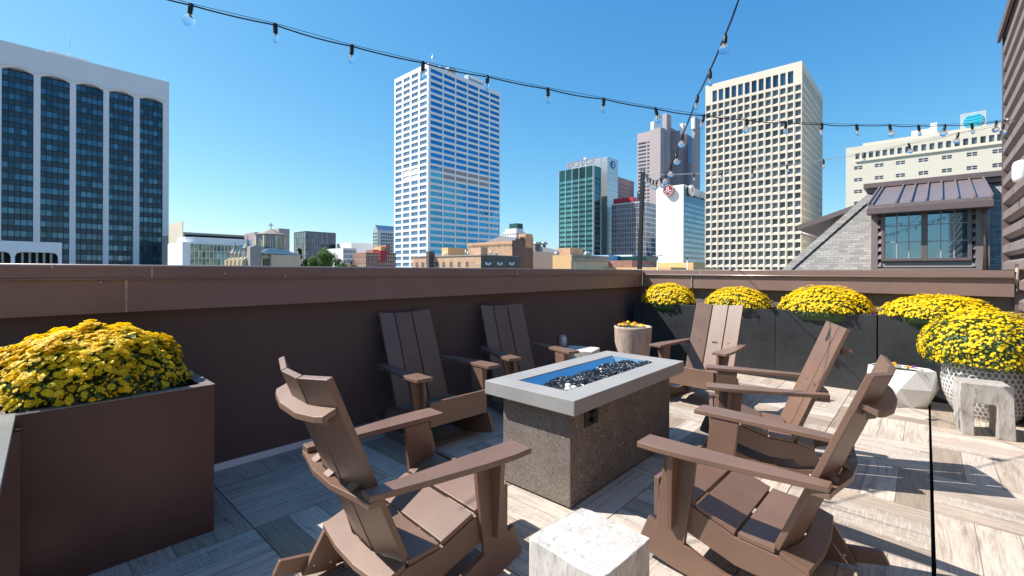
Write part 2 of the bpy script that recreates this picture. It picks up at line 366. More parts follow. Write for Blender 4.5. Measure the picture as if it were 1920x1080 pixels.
def sub(o, parent):  # parent for sub-parts: same origin as its thing
    WLOC[o.name] = WLOC.get(parent.name, (0, 0, 0)); return o

UNIT = {}
def panes(parent, rects, mt, name='window', cap=100, thick=.12):
    """rects: (axis, c, a0, a1, z0, z1) panes lying in plane axis=c; nearest 100 become parts, the rest one stuff part"""
    off = WLOC[parent.name]
    def mid(r): a = (r[2]+r[3])/2; z = (r[4]+r[5])/2; return Vector((r[1], a, z)) if r[0] == 'x' else Vector((a, r[1], z))
    def size(r):
        q = mid(r); dd = (q-CC).length; cs = abs((q-CC).normalized()[0 if r[0] == 'x' else 1]); return -abs((r[3]-r[2])*(r[5]-r[4]))*cs/dd/dd
    vis = sorted(rects, key=size); out = []
    for r in vis[:cap]:
        k = (r[0], mt.name, thick)
        if k not in UNIT:
            b = MB(); b.box(0, -.5, -.5, thick, .5, .5) if r[0] == 'x' else b.box(-.5, 0, -.5, .5, thick, .5)
            o = b.build(name, mt); UNIT[k] = o.data; bpy.data.objects.remove(o)
        o = bpy.data.objects.new(name, UNIT[k]); col.objects.link(o); o.parent = parent
        q = mid(r); o.location = (q.x-off[0], q.y-off[1], q.z-off[2])
        w_ = abs(r[3]-r[2]); h_ = abs(r[5]-r[4]); o.scale = (1, w_, h_) if r[0] == 'x' else (w_, 1, h_); out.append(o)
    if len(vis) > cap:
        b = MB()
        for r in vis[cap:]:
            if r[0] == 'x': b.box(r[1], r[2], r[4], r[1]+thick, r[3], r[5])
            else: b.box(r[2], r[1], r[4], r[3], r[1]+thick, r[5])
        o = b.build(name, mt, parent, recalc=False); o['kind'] = 'stuff'
    return out
def gaps(a0, a1, iv):
    r = []; p = a0
    for s, e in sorted(iv):
        if s > p+1e-6: r.append((p, s))
        p = e
    if p < a1-1e-6: r.append((p, a1))
    return r
def facade(b, axis, c, a0, a1, z0, z1, A, Z, dep, slope=0):
    """relief of piers and spandrels in front of a core; A, Z: window intervals"""
    def bx(s, e, p, q):
        b.box(c, s, p, c+dep, e, q) if axis == 'x' else b.box(s, c, p, e, c+dep, q)
    for s, e in gaps(a0, a1, A): bx(s, e, z0, z1)
    for s, e in A:
        for p, q in gaps(z0, z1, Z):
            if slope and q < z1-1e-6:
                k = min(slope, (q-p)*.6)
                if axis == 'x': b.hexa([(c, s, p), (c+dep, s, p), (c+dep, e, p), (c, e, p), (c, s, q-k), (c+dep, s, q), (c+dep, e, q), (c, e, q-k)])
                else: b.hexa([(s, c, p), (e, c, p), (e, c+dep, p), (s, c+dep, p), (s, c, q-k), (e, c, q-k), (e, c+dep, q), (s, c+dep, q)])
            else: bx(s, e, p, q)
def cells(a0, a1, n, frac, m0=0, m1=0):
    w_ = (a1-a0-m0-m1)/n; return [(a0+m0+w_*(i+.5-frac/2), a0+m0+w_*(i+.5+frac/2)) for i in range(n)]
def rows(ztop, pitch, frac, n):
    return [(ztop-pitch*(i+frac), ztop-pitch*i) for i in range(n)]
GZ = -20.0
def frame(pc, pl, pr, py, d):
    """near corner pixel column pc at distance d, left and right silhouette columns, roof row at the corner"""
    c = at(pc, py, d); x0, y0, zt = c.x, c.y, c.z
    y1 = onX(pl, HY, x0).y if pl is not None else y0+20
    x1 = onY(pr, HY, y0).x if pr is not None else x0+20
    return x0, y0, x1, y1, zt
def text(s, size, mt, name, parent, origin, xdir, depth=.1, updir=(0, 0, 1), bold=0.0):
    cu = bpy.data.curves.new(name, 'FONT'); cu.body = s; cu.size = size; cu.extrude = depth; cu.offset = bold
    o = bpy.data.objects.new(name, cu); col.objects.link(o)
    dg = bpy.context.evaluated_depsgraph_get(); me = bpy.data.meshes.new_from_object(o.evaluated_get(dg)); bpy.data.objects.remove(o)
    xd = Vector(xdir).normalized(); ud = Vector(updir).normalized(); nd = xd.cross(ud)
    mm = Matrix(((xd.x, ud.x, nd.x, origin[0]), (xd.y, ud.y, nd.y, origin[1]), (xd.z, ud.z, nd.z, origin[2]), (0, 0, 0, 1)))
    me.transform(mm); off = WLOC.get(parent.name, (0, 0, 0)); me.transform(Matrix.Translation((-off[0], -off[1], -off[2])))
    me.materials.clear(); me.materials.append(mt)
    p = bpy.data.objects.new(name, me); col.objects.link(p); p.parent = parent; return p

# ================================================================ SETTING
b = MB(); b.add([(-4000, -4000, GZ), (6000, -4000, GZ), (6000, 6000, GZ), (-4000, 6000, GZ)], [(0, 1, 2, 3)])
tag(b.build('ground', M['ground']), kind='structure')
# terrace floor: pavers laid with open joints over a dark void
P0x, P0y, PS = -.442, -.03, .6475
b = MB()
for i in range(-3, 12):
    for j in range(-7, 6):
        x0, y0 = P0x+i*PS, P0y+j*PS; x1, y1 = x0+PS, y0+PS
        if y0 < -2.7 or x0 > 6.95: continue
        y1 = min(y1, 3.468); x1 = min(x1, 7.0)
        if y1-y0 < .05: continue
        g = .0016; gy0 = .008 if j == 0 else g; gy1 = .008 if j == -1 else g
        b.box(x0+g, y0+gy0, -.03, x1-g, y1-gy1, 0)
tag(b.build('terrace_floor', M['floor'], bevel=.0015, seg=1), kind='structure')
b = MB(); b.box(-2.6, -2.75, -.5, 7.0, 3.46, -.075)
tag(b.build('floor_deck', M['void']), kind='structure')
# host building under the terrace
b = MB(); b.box(-3, -14, GZ, 7.25, 3.76, -.52)
tag(b.build('terrace_building', M['brownwall']), 'brown building block that carries the roof terrace', 'building')

# ---- left parapet
lp = thing('parapet_wall', (3, 3.6, 0), 'long dark stucco parapet with brown metal coping, left side behind the two shaded chairs', 'wall', 'terrace parapets')
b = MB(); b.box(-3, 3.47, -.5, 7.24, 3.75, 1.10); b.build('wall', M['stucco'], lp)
b = MB(); b.box(-3, 3.40, 1.085, 6.888, 3.47, 1.272); b.box(-3, 3.385, 1.272, 6.868, 3.47, 1.283); b.build('lower_fascia', M['coping'], lp, .002)
b = MB(); b.box(-3, 3.39, 1.283, 6.88, 3.78, 1.350); b.build('coping', M['coping'], lp, .003)
b = MB(); b.tube([(-3, 3.396, 1.352), (6.88, 3.396, 1.352)], .0065, 8); b.build('edge_hem', M['hem'], lp)  # added round lip in a pale tone for the sunlit upper edge
for px, z0, z1, yy in ((285, 1.283, 1.354, 3.387), (237, 1.087, 1.270, 3.397), (970, 1.283, 1.354, 3.387), (1196, 1.087, 1.27, 3.397)):
    x = onY(px, 508, yy).x; b = MB()
    for k in range(9):
        zz0 = z0+(z1-z0)*k/9; ww = random.uniform(.003, .008)
        b.box(x-ww, yy, zz0, x+ww, yy+.01, zz0+(z1-z0)/9)
    b.build('sealant_joint', M['sealant'], lp)
b = MB()
for px, py in ((98, 501), (189, 530), (422, 513), (535, 518), (1010, 512), (1108, 513), (1040, 513)):
    q = onY(px, py, 3.388); b.tube([(q.x, 3.384, q.z), (q.x, 3.402, q.z)], .006, 8)
b.each('screw', M['bolt'], lp)
b = MB(); b.box(-3, 3.425, .0, 7, 3.468, .012); b.prism([(3.44, .012), (3.47, .012), (3.47, .05), (3.462, .05)], -3, 6.95, 'x'); b.build('base_flashing', M['silver'], lp)
# ---- right parapet
rp = thing('parapet_wall', (7.0, 1.3, 0), 'taupe stucco parapet with brown metal coping behind the row of black planters', 'wall', 'terrace parapets')
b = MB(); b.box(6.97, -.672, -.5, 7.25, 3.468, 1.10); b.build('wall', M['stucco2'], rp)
b = MB(); b.box(6.89, -.668, 1.08, 6.97, 3.399, 1.268); b.box(6.868, -.668, 1.268, 6.97, 3.384, 1.280); b.build('lower_fascia', M['coping'], rp, .002)
b = MB(); b.box(6.88, -.668, 1.280, 7.27, 3.389, 1.350); b.build('coping', M['coping'], rp, .003)
b = MB(); b.tube([(6.886, -.668, 1.352), (6.886, 3.39, 1.352)], .005, 8); b.build('edge_hem', M['hem'], rp)
b = MB(); b.tube([(6.866, -.668, 1.278), (6.866, 3.38, 1.278)], .0075, 8); b.build('drip_edge', M['hem'], rp)  # bright tube paints the sunlit line along the lip
for px in (1297, 1314):
    y = onX(px, 508, 6.886).y; b = MB(); b.box(6.877, y-.005, 1.285 if px > 1300 else 1.09, 6.892, y+.005, 1.352 if px > 1300 else 1.267); b.build('sealant_joint', M['sealant'], rp)
# gravel like debris on the coping corner is a few pale stones
b = MB()
for k in range(26):
    x = random.uniform(6.6, 7.0); y = random.uniform(3.42, 3.5); r = random.uniform(.006, .014)
    b.lathe([(r*.3, -r*.3), (r, 0), (r*.4, r*.7)], (x, y, 1.352+r*.3), 6)
tag(b.build('roof_gravel', M['shell']), 'scatter of pale pebbles lying on the coping corner at the light pole', 'pebbles', kind='stuff')

# ---- bronze clad wall on the right
cw = thing('clad_building', (4, -1.2, 0), 'brown ribbed metal cladding wall of the neighbouring penthouse at the right edge', 'building')
XE = 8.28
b = MB(); b.box(-2.6, -1.3, -.5, XE-.02, -.775, 4.25); b.build('wall', M['void'], cw)
b = MB()
k = 0; z = -.12
while z < 4.2:
    b.prism([(-.775, z+.015), (-.748, z+.02), (-.700, z+.05), (-.700, z+.135), (-.748, z+.165), (-.775, z+.17)], -2.6, XE-.03, 'x')
    z += .205
b.build('ribbed_cladding', M['clad'], cw, .002)
b = MB(); b.box(XE-.03, -.79, -.5, XE, -.692, 4.25); b.build('corner_trim', M['trim'], cw)
b = MB(); b.box(-2.6, -1.3, 4.262, XE+.03, -.65, 4.31); b.box(-2.6, -.68, 4.2, XE+.03, -.65, 4.261); b.build('eave', M['trim'], cw)
b = MB(); b.box(6.93, -.76, -.1, 6.985, -.674, 1.42); b.build('end_flashing', M['trim'], cw)
b = MB(); b.tube([(6.905, -.69, 1.13), (6.90, -.685, 1.25), (6.91, -.69, 1.38)], [.012, .02, .014], 7); b.build('sealant_blob', M['sealant'], cw)
# wall speaker
q = onY(1914, 322, -.575)
sp_ = thing('wall_speaker', (q.x, -.66, q.z), 'white outdoor speaker bracketed to the ribbed brown wall, cut by the right frame edge', 'speaker')
b = MB(); b.lathe([(.02, -.095), (.055, -.08), (.068, -.05), (.068, .05), (.055, .08), (.02, .095)], (q.x-.0, -.575, q.z), 20, 1, .75); b.build('housing', M['whitepl'], sp_)
b = MB(); b.box(q.x-.02, -.69, q.z-.02, q.x+.02, -.60, q.z+.02); b.build('bracket', M['plastic'], sp_)
b = MB(); b.tube([(q.x-.02, -.63, q.z-.09), (q.x-.02, -.64, q.z-.2), (q.x-.08, -.68, q.z-.27), (q.x-.2, -.69, q.z-.22)], .006, 6); b.build('cable', M['whitepl'], sp_)

# ================================================================ TERRACE OBJECTS
# ---- rocking chairs
def make_chair():
    root = empty('rocking_chair'); m_ = M['chair']; B = .0028
    side = [(.305, .545), (.165, .545), (.178, .42), (.216, .139), (.20, .134), (.12, .103), (.047, .084), (-.05, .074), (-.15, .076), (-.25, .090), (-.315, .107), (-.416, .127),
            (-.442, .074), (-.34, .045), (-.24, .023), (-.14, .008), (-.04, .001), (.06, .001), (.16, .006), (.26, .017), (.35, .035), (.432, .062),
            (.432, .082), (.384, .203), (.346, .187)]
    rail = [(.342, .352), (.30, .345), (.21, .312), (.134, .284), (.015, .242), (-.14, .230), (-.243, .196), (-.335, .040), (-.200, .012), (-.160, .075), (-.131, .128), (-.06, .121), (.016, .126), (.10, .152), (.216, .187), (.342, .205)]
    for s in (-1, 1):
        o = MB().prism(side, s*.268, s*.292, 'x').build('rocker', m_, root, B)
        b = MB()
        for y, z in ((-.215, .050), (-.285, .066)): b.tube([(s*.2405, y, z), (s*.295, y, z)], .0065, 10)
        b.each('bolt', M['bolt'], o)
        MB().prism(rail, s*.243, s*.2675, 'x').build('side_rail', m_, root, B)
        # gusset under the arm, perpendicular to the leg
        g = MB(); g.hexa([(s*.2925, .262, .20), (s*.318, .262, .20), (s*.318, .286, .20), (s*.2925, .286, .20),
                          (s*.2925, .236, .546), (s*.368, .236, .546), (s*.368, .260, .546), (s*.2925, .260, .546)]); g.build('arm_bracket', m_, root, .002)
        arm = [(s*.262, .392), (s*.392, .390), (s*.397, .30), (s*.387, .15), (s*.352, -.10), (s*.318, -.312), (s*.258, -.312), (s*.262, -.10)]
        MB().prism(arm, .548, .572, 'z').build('armrest', m_, root, B)
    b = MB(); b.box(-.2665, .3435, .205, .2665, .368, .383); b.build('front_apron', m_, root, B)
    def slat(y0, z0, y1, z1, w_, name):   # slat lying between two side points, 2 cm thick
        d = Vector((0, y1-y0, z1-z0)).normalized(); nrm = Vector((0, -d.z, d.y)); nrm = nrm if nrm.z > 0 else -nrm
        t = .021
        p = [(-w_, y0, z0), (w_, y0, z0), (w_, y1, z1), (-w_, y1, z1)]
        q_ = [(x, y+nrm.y*t, z+nrm.z*t) for x, y, z in p]
        MB().hexa(p+q_).build(name, m_, root, B)
    slat(.340, .357, .188, .309, .2655, 'seat_slat')
    slat(.176, .303, .020, .248, .2655, 'seat_slat')
    slat(.006, .244, -.128, .234, .2655, 'seat_slat')
    # back: three boards, outer ones turned inward
    def backpt(x, t, dz): # t along height 0..1, dz offset outward (rear)
        yb, zb, yt, zt = -.158, .235, -.449, .962
        d = Vector((0, yt-yb, zt-zb)).normalized(); nr = Vector((0, -d.z, d.y))   # forward normal
        base = Vector((0, yb+(yt-yb)*t, zb+(zt-zb)*t))
        fw = max(0, abs(x)-.083)*.26
        if nr.y < 0: nr = -nr
        return (x, base.y+nr.y*(fw-dz), base.z+nr.z*(fw-dz))
    for i in (-1, 0, 1):
        x0, x1 = i*.1705-.0805, i*.1705+.0805
        ring = lambda t: [backpt(x0, t, .024), backpt(x1, t, .024), backpt(x1, t, 0), backpt(x0, t, 0)]
        MB().hexa(ring(0)+ring(1)).build('back_slat', m_, root, B)
    # rear lower board following the rail slope
    def plate(outer, inner, zf, name, t=.022):  # polygon in (x,y) with a z per y
        poly = outer+inner; n = len(poly)
        top = [(x, y, zf(x, y)+t) for x, y in poly]; bot = [(x, y, zf(x, y)) for x, y in poly]
        b = MB(); b.add(bot+top, [tuple(range(n))[::-1], tuple(range(n, 2*n))]+[(i, (i+1) % n, n+(i+1) % n, n+i) for i in range(n)])
        b.build(name, m_, root, .002)
    plate([(-.2675, -.243), (-.085, -.262), (.085, -.262), (.2675, -.243)], [(.2675, -.146), (.085, -.190), (-.085, -.190), (-.2675, -.146)],
          lambda x, y: .230+(y+.146)*.34, 'rear_seat_board')
    plate([(-.318, -.314), (-.260, -.320), (-.085, -.352), (.085, -.352), (.260, -.320), (.318, -.314)], [(.318, -.255), (.262, -.252), (.085, -.312), (-.085, -.312), (-.262, -.252), (-.318, -.255)],
          lambda x, y: .5245, 'arm_cross_rail')
    tl = math.tan(R(24))
    plate([(-.243, -.440), (-.205, -.454), (-.085, -.474), (.085, -.474), (.205, -.454), (.243, -.440)], [(.243, -.392), (.085, -.428), (-.085, -.428), (-.243, -.392)],
          lambda x, y: .845+(y+.40)*tl, 'head_cross_rail')
    b = MB()
    for x, yb in ((-.17, -.32), (0, -.335), (.17, -.32)):
        b.prism([(yb, .547), (yb+.05, .547), (yb+.05, .575)], x-.025, x+.025, 'x')
    for x, yb in ((-.17, -.43), (.17, -.43)): b.prism([(yb, .81), (yb+.03, .80), (yb+.03, .845), (yb, .832)], x-.02, x+.02, 'x')
    b.each('back_cleat', m_, root)
    return root
def copy_tree(o, parent=None):
    c = o.copy(); col.objects.link(c); c.parent = parent
    for ch in [q for q in bpy.data.objects if q.parent == o]: copy_tree(ch, c)
    return c
GRP = 'brown rocking chairs around the fire pit'
CH = [(1.149, 1.671, -.078, 'brown rocking chair seen from behind at the near left end of the fire pit'),
      (2.267, .557, 1.555, 'brown rocking chair at the front right, nearest one on the sunny side of the pit'),
      (2.313, 2.970, -1.628, 'brown rocking chair shaded by the dark parapet, behind the left end of the fire pit'),
      (3.384, 2.925, -1.859, 'brown rocking chair against the dark parapet, nearest the wall outlet box'),
      (4.850, 1.719, 3.063, 'brown rocking chair at the far end of the pit, speckled back lit by sun'),
      (3.596, .835, 1.911, 'brown rocking chair with thin dark shadow line on its back, behind nearest right chair')]
base_chair = make_chair()
for i, (x, y, a, lab) in enumerate(CH):
    o = base_chair if i == 0 else copy_tree(base_chair)
    o.location = (x, y, .0005); o.rotation_euler = (0, 0, a-PI/2); tag(o, lab, 'chair', GRP)

# ---- fire pit table
fp = thing('fire_pit_table', (2.76, 1.72, 0), 'rectangular concrete fire pit table with speckled dark base in the middle of the chairs', 'fire pit')
b = MB(); X0, X1, Y0, Y1 = 2.018, 3.500, 1.380, 2.058; x0, x1, y0, y1 = 2.165, 3.335, 1.535, 1.905
ring_box(b, X0, Y0, X1, Y1, x0, y0, x1, y1, .556, .640)
b.build('table_top', M['concrete'], fp, .004)
b = MB(); ring_box(b, 2.100, 1.462, 3.425, 1.975, 2.150, 1.520, 3.350, 1.920, .012, .556); b.build('base', M['terrazzo'], fp, .003)
b = MB(); b.box(2.11, 1.472, 0, 3.415, 1.965, .012); b.build('plinth', M['black'], fp)
b = MB(); zb = .500; k_ = .062; e_ = .002
T = [(x0+e_, y0+e_, .634), (x1-e_, y0+e_, .634), (x1-e_, y1-e_, .634), (x0+e_, y1-e_, .634)]; Bq = [(x0+k_, y0+k_, zb+.012), (x1-k_, y0+k_, zb+.012), (x1-k_, y1-.125, zb+.012), (x0+k_, y1-.125, zb+.012)]
b.add(T+Bq, [(0, 1, 5, 4), (1, 2, 6, 5), (2, 3, 7, 6), (3, 0, 4, 7), (4, 5, 6, 7)])
b.build('burner_tray', M['steel'], fp)
cp = MB().box(2.235, 1.4575, .425, 2.385, 1.462, .535).build('control_panel', M['black'], fp)
b = MB()
for z in (.505, .458): b.lathe([(.016, 0), (.016, .018), (.012, .024)], (0, 0, 0), 16)
for i, z in enumerate((.502, .455)):
    for k in range(i*48, i*48+48): vx, vy, vz = b.v[k]; b.v[k] = (2.315+vx, 1.457-vz, z+vy)
sub(cp, fp); b.build('knob', M['blkrub'], cp)
# fire glass
def rocks(n, seed, mt, name):
    rg = random.Random(seed); b = MB()
    for _ in range(n):
        u = rg.random(); x = rg.uniform(x0+.02, x1-.03); y = y0+.014+(y1-y0-.085)*u
        hgt = .128-.034*u**1.5-.055*max(0, 1-(x-x0)/.20)+.007*math.sin(x*21)+.006*math.cos(y*33+x*9)
        z = zb+.006+hgt-rg.random()**2*.03; r = rg.uniform(.007, .0135)
        rot = Matrix.Rotation(rg.uniform(0, 6.28), 3, Vector((rg.random()-.5, rg.random()-.5, rg.random()-.5)).normalized())
        pts = [Vector(p)*r*rg.uniform(.7, 1.2) for p in ((1, 0, 0), (-1, 0, 0), (0, 1, 0), (0, -1, 0), (0, 0, 1), (0, 0, -1))]
        b.add([rot @ p+Vector((x, y, z)) for p in pts], [(0, 2, 4), (2, 1, 4), (1, 3, 4), (3, 0, 4), (2, 0, 5), (1, 2, 5), (3, 1, 5), (0, 3, 5)])
    return b.build(name, mt)
tag(rocks(7500, 3, M['glassrock'], 'fire_glass'), 'bed of shiny black fire glass in the fire pit tray', 'fire glass', kind='stuff')
tag(rocks(700, 5, M['glassrock2'], 'clear_fire_glass'), 'clear and grey glass chips mixed into the black fire glass', 'fire glass', kind='stuff')
b = MB()
for k, (x, y) in enumerate(((2.30, 1.62), (2.335, 1.60), (2.27, 1.60), (2.33, 1.64))):
    b.lathe([(.004, -.012), (.022, -.006), (.020, .006), (.004, .012)], (x, y, .612+.004*k), 7)
tag(b.build('shell_cluster', M['shell']), 'small cluster of white shells near the front end of the fire glass', 'shells')
b = MB(); b.lathe([(.004, -.012), (.022, -.006), (.020, .006), (.004, .012)], (2.95, 1.70, .590), 7)
tag(b.build('white_shell', M['shell']), 'single white shell in the middle of the fire glass bed', 'shell')

# ---- flowers
def scatter_leaf(b, p, n, r, rg, k=4):
    n = n.normalized(); a = n.cross(Vector((rg.random()-.5, rg.random()-.5, rg.random()-.5))).normalized(); c = n.cross(a)
    q = [p-a*r*.15, p+c*r*.45+a*r*.5+n*r*.15, p+a*r*1.3, p-c*r*.45+a*r*.5+n*r*.15]
    b.add(q, [(0, 1, 2, 3)])
SUNV = -SD
def mum(name, c, rx, ry, h, zc, nf, nl, fr, seed, label, petals=11, thr=-.05, sun=None, low=-.08):
    """dome of small daisy-like blossoms over dark foliage; c = centre, zc = height of the dome base"""
    rg = random.Random(seed); root = thing(name, (c[0], c[1], zc), label, 'flowers', 'yellow chrysanthemums')
    L = MB(); Fm = MB(); BD = MB()
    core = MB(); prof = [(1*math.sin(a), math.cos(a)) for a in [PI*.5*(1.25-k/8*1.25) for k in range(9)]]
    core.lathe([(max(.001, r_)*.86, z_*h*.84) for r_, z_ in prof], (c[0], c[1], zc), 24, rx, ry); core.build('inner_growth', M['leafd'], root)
    def dome(minz):
        while True:
            v = Vector((rg.gauss(0, 1), rg.gauss(0, 1), rg.gauss(0, 1))).normalized()
            if v.z > minz: break
        lump = 1+.055*math.sin(v.x*9+seed)*math.cos(v.y*8+seed*2)+.03*math.sin(v.x*21+v.z*15)
        return v, Vector((c[0]+v.x*rx*lump, c[1]+v.y*ry*lump, zc+v.z*h*lump)), Vector((v.x/rx, v.y/ry, v.z/h)).normalized()
    for _ in range(nl):
        v, p, n_ = dome(low-.06); p = p-n_*rg.uniform(0, .05); nn = (n_+Vector((rg.gauss(0, .6), rg.gauss(0, .6), rg.gauss(0, .6)))).normalized()
        scatter_leaf(L, p, nn, rg.uniform(.014, .026)*fr/.017, rg)
    for _ in range(nf):
        v, p, n_ = dome(low+.05)
        dens = .25+1.15*max(0, v.z-thr)
        if sun is not None: dens += .35*v.dot(sun)
        if rg.random() > dens:
            if rg.random() < .5:  # bud
                r_ = .0055; q = p+n_*.006
                BD.add([q+Vector(k)*r_ for k in ((1, 0, 0), (0, 1, 0), (-1, 0, 0), (0, -1, 0), (0, 0, 1.2), (0, 0, -1))], [(0, 1, 4), (1, 2, 4), (2, 3, 4), (3, 0, 4), (1, 0, 5), (2, 1, 5), (3, 2, 5), (0, 3, 5)])
            continue
        nn = (n_+SUNV*.25+Vector((0, 0, .15))+Vector((rg.gauss(0, .25), rg.gauss(0, .25), rg.gauss(0, .2)))).normalized()
        p = p+n_*rg.uniform(0, .022); r_ = fr*rg.uniform(.65, 1.15); a = nn.cross(Vector((.3, .5, .1))).normalized(); cc = nn.cross(a); ph = rg.random()*6
        vs_ = [p+nn*r_*.28]; fs = []
        for layer, (rr, up) in enumerate(((1, .10), (.62, .24))):
            npt = petals if layer == 0 else max(5, petals-3)
            for k in range(npt):
                t0 = ph+layer*.4+2*PI*k/npt; w_ = PI/npt*.95; o = len(vs_); ks = rg.uniform(.85, 1.1)
                e = lambda tt, q, z: p+(a*math.cos(tt)+cc*math.sin(tt))*r_*q*rr*ks+nn*r_*z
                vs_ += [e(t0-w_*.4, .15, .12), e(t0-w_, .72, up), e(t0, 1, up*.8), e(t0+w_, .72, up), e(t0+w_*.4, .15, .12)]; fs.append((o, o+1, o+2, o+3, o+4))
        Fm.add(vs_, fs)
    L.build('foliage', M['mumleaf'], root, recalc=False)
    q = Fm.build('blossoms', M['petal'], root, recalc=False); q['kind'] = 'stuff'
    q = BD.build('buds', M['petal'], root, recalc=False); q['kind'] = 'stuff'
    return root
SUNV = -SD
def pansy(name, c, label, n=8, r=.02, cols=('purple', 'petal'), seed=1, spread=(.05, .05), cat='flowers'):
    n = int(n*1.3)
    rg = random.Random(seed); root = thing(name, c, label, cat)
    L = MB(); groups = {k: MB() for k in cols}
    for _ in range(n*9):
        p = Vector(c)+Vector((rg.uniform(-1, 1)*spread[0], rg.uniform(-1, 1)*spread[1], rg.uniform(-.01, .035)))
        scatter_leaf(L, p, Vector((rg.gauss(0, .6), rg.gauss(0, .6), 1)), rg.uniform(.014, .026), rg)
    for i in range(n):
        k = cols[i % len(cols)]; p = Vector(c)+Vector((rg.uniform(-1, 1)*spread[0], rg.uniform(-1, 1)*spread[1], rg.uniform(.03, .07)))
        nn = Vector((-.7+rg.gauss(0, .3), -.3+rg.gauss(0, .3), .8)).normalized(); a = nn.cross(Vector((0, 0, 1))).normalized(); cc = nn.cross(a)
        L.tube([p, (p.x, p.y, c[2]-.01)], .0015, 4)
        for j in range(5):
            t0 = 2*PI*j/5+i; q = p+(a*math.cos(t0)+cc*math.sin(t0))*r*.55; m2 = [q+(a*math.cos(t)+cc*math.sin(t))*r*.55 for t in [2*PI*z_/7 for z_ in range(7)]]
            groups[k].add(m2, [tuple(range(7))])
    L.build('foliage', M['mumleaf'], root, recalc=False)
    for k in cols: groups[k].build('petals', M[k], root, recalc=False)
    return root

# ---- planters
def planter(x0, y0, x1, y1, h, mt, label, group=None, wall=.03, soil=.05, bev=.003):
    p = thing('planter_box', ((x0+x1)/2, (y0+y1)/2, 0), label, 'planter', group)
    b = MB(); ring_box(b, x0, y0, x1, y1, x0+wall, y0+wall, x1-wall, y1-wall, 0, h); b.build('box', mt, p, bev)
    MB().box(x0+wall+.001, y0+wall+.001, .02, x1-wall-.001, y1-wall-.001, h-soil).build('soil', M['soil'], p)
    return p
pL = planter(-.06, 2.690, .708, 3.32, .743, M['planterL'], 'large brown metal planter at the left holding the nearest yellow mum', wall=.05, soil=.09)
b = MB(); ring_box(b, -.062, 2.688, .710, 3.322, -.008, 2.742, .656, 3.268, .7435, .7475); b.build('rim', M['rimgrey'], pL)  # thin added cap, its pale grey paints sun on the rim
PG = 'charcoal planters along the right parapet'
planter(6.40, 1.388, 6.84, 3.30, .862, M['planterD'], 'longest black planter, in the corner half shadowed by the parapet', PG)
planter(6.40, .400, 6.84, 1.384, .862, M['planterD'], 'black planter in the middle of the row, behind the tilted chair back', PG)
planter(6.402, -.655, 6.84, .388, .862, M['planterD'], 'black planter at the right end of the row, behind the two white pots', PG)
mum('chrysanthemum', (.275, 3.005), .375, .30, .305, .735, 4300, 9000, .0170, 11, 'big yellow mum filling the large brown planter at the left', 12, .30, SUNV, 0.0)
mum('chrysanthemum', (6.60, 2.84), .27, .385, .285, .85, 3000, 2600, .0145, 12, 'yellow mum at the shadowed corner end of the black planters, nearest the light pole', 8, .12, SUNV, .0)
mum('chrysanthemum', (6.60, 1.88), .27, .40, .255, .85, 2900, 3000, .0140, 13, 'yellow mum second from the corner, smallest one in the black planters', 8, .3, SUNV, .0)
mum('chrysanthemum', (6.60, .90), .29, .465, .295, .85, 3900, 3600, .0145, 14, 'yellow mum third from the corner in the black planters, tallest of that row', 8, .15, SUNV, .0)
mum('chrysanthemum', (6.58, -.10), .29, .47, .225, .85, 3200, 3200, .0145, 15, 'flat spreading yellow mum in the right end black planter, behind the patterned pot', 8, .2, SUNV, .0)
mum('chrysanthemum', (5.97, -.42), .40, .46, .33, .635, 3800, 7500, .0145, 16, 'wide yellow mum half in green leaf growing from the white patterned pot', 9, .46, SUNV, -.40)
pansy('pansy', (6.50, 1.33, .83), 'tiny purple and yellow pansies between second and third mums', 5, .02, ('purple', 'petal'), 3, (.03, .1))
pansy('pansy', (6.50, .47, .83), 'purple and orange pansies at the right foot of the third mum', 5, .02, ('purple', 'petal2'), 4, (.03, .07))

# ---- patterned white pot
pc = (6.04, -.41)
pp = thing('patterned_pot', (*pc, 0), 'round white ceramic pot covered in oval grey dimples, behind the small arched stool', 'pot')
prof = [(.195, 0), (.205, .01), (.255, .10), (.295, .22), (.308, .33), (.303, .42), (.285, .50), (.262, .56), (.24, .56), (.235, .50)]
MB().lathe(prof, (*pc, 0), 56).build('vessel', M['whitepot'], pp)
def rad(z):
    for (r0, z0_), (r1, z1_) in zip(prof, prof[1:]):
        if z0_ <= z <= z1_: return r0+(r1-r0)*(z-z0_)/(z1_-z0_)
    return .25
b = MB(); nn_ = 46
for j in range(13):
    z = .035+j*.040
    for k in range(nn_):
        a = 2*PI*(k+.5*(j % 2))/nn_
        if math.cos(a-(math.atan2(-pc[1], -pc[0]))) < -.1: continue
        r_ = rad(z)+.0012; sl_ = (rad(z+.012)-rad(z-.012))/.024
        ca, sa = math.cos(a), math.sin(a); pts = []
        for t in range(8):
            u, v = .0135*math.cos(2*PI*t/8), .0185*math.sin(2*PI*t/8)
            rr = r_+sl_*v; pts.append((pc[0]+rr*ca-u*sa, pc[1]+rr*sa+u*ca, z+v))
        pts2 = [(pc[0]+(p[0]-pc[0])*.985, pc[1]+(p[1]-pc[1])*.985, p[2]) for p in pts]
        b.add(pts, [tuple(range(8))])
o = b.build('dimples', M['dimple'], pp)

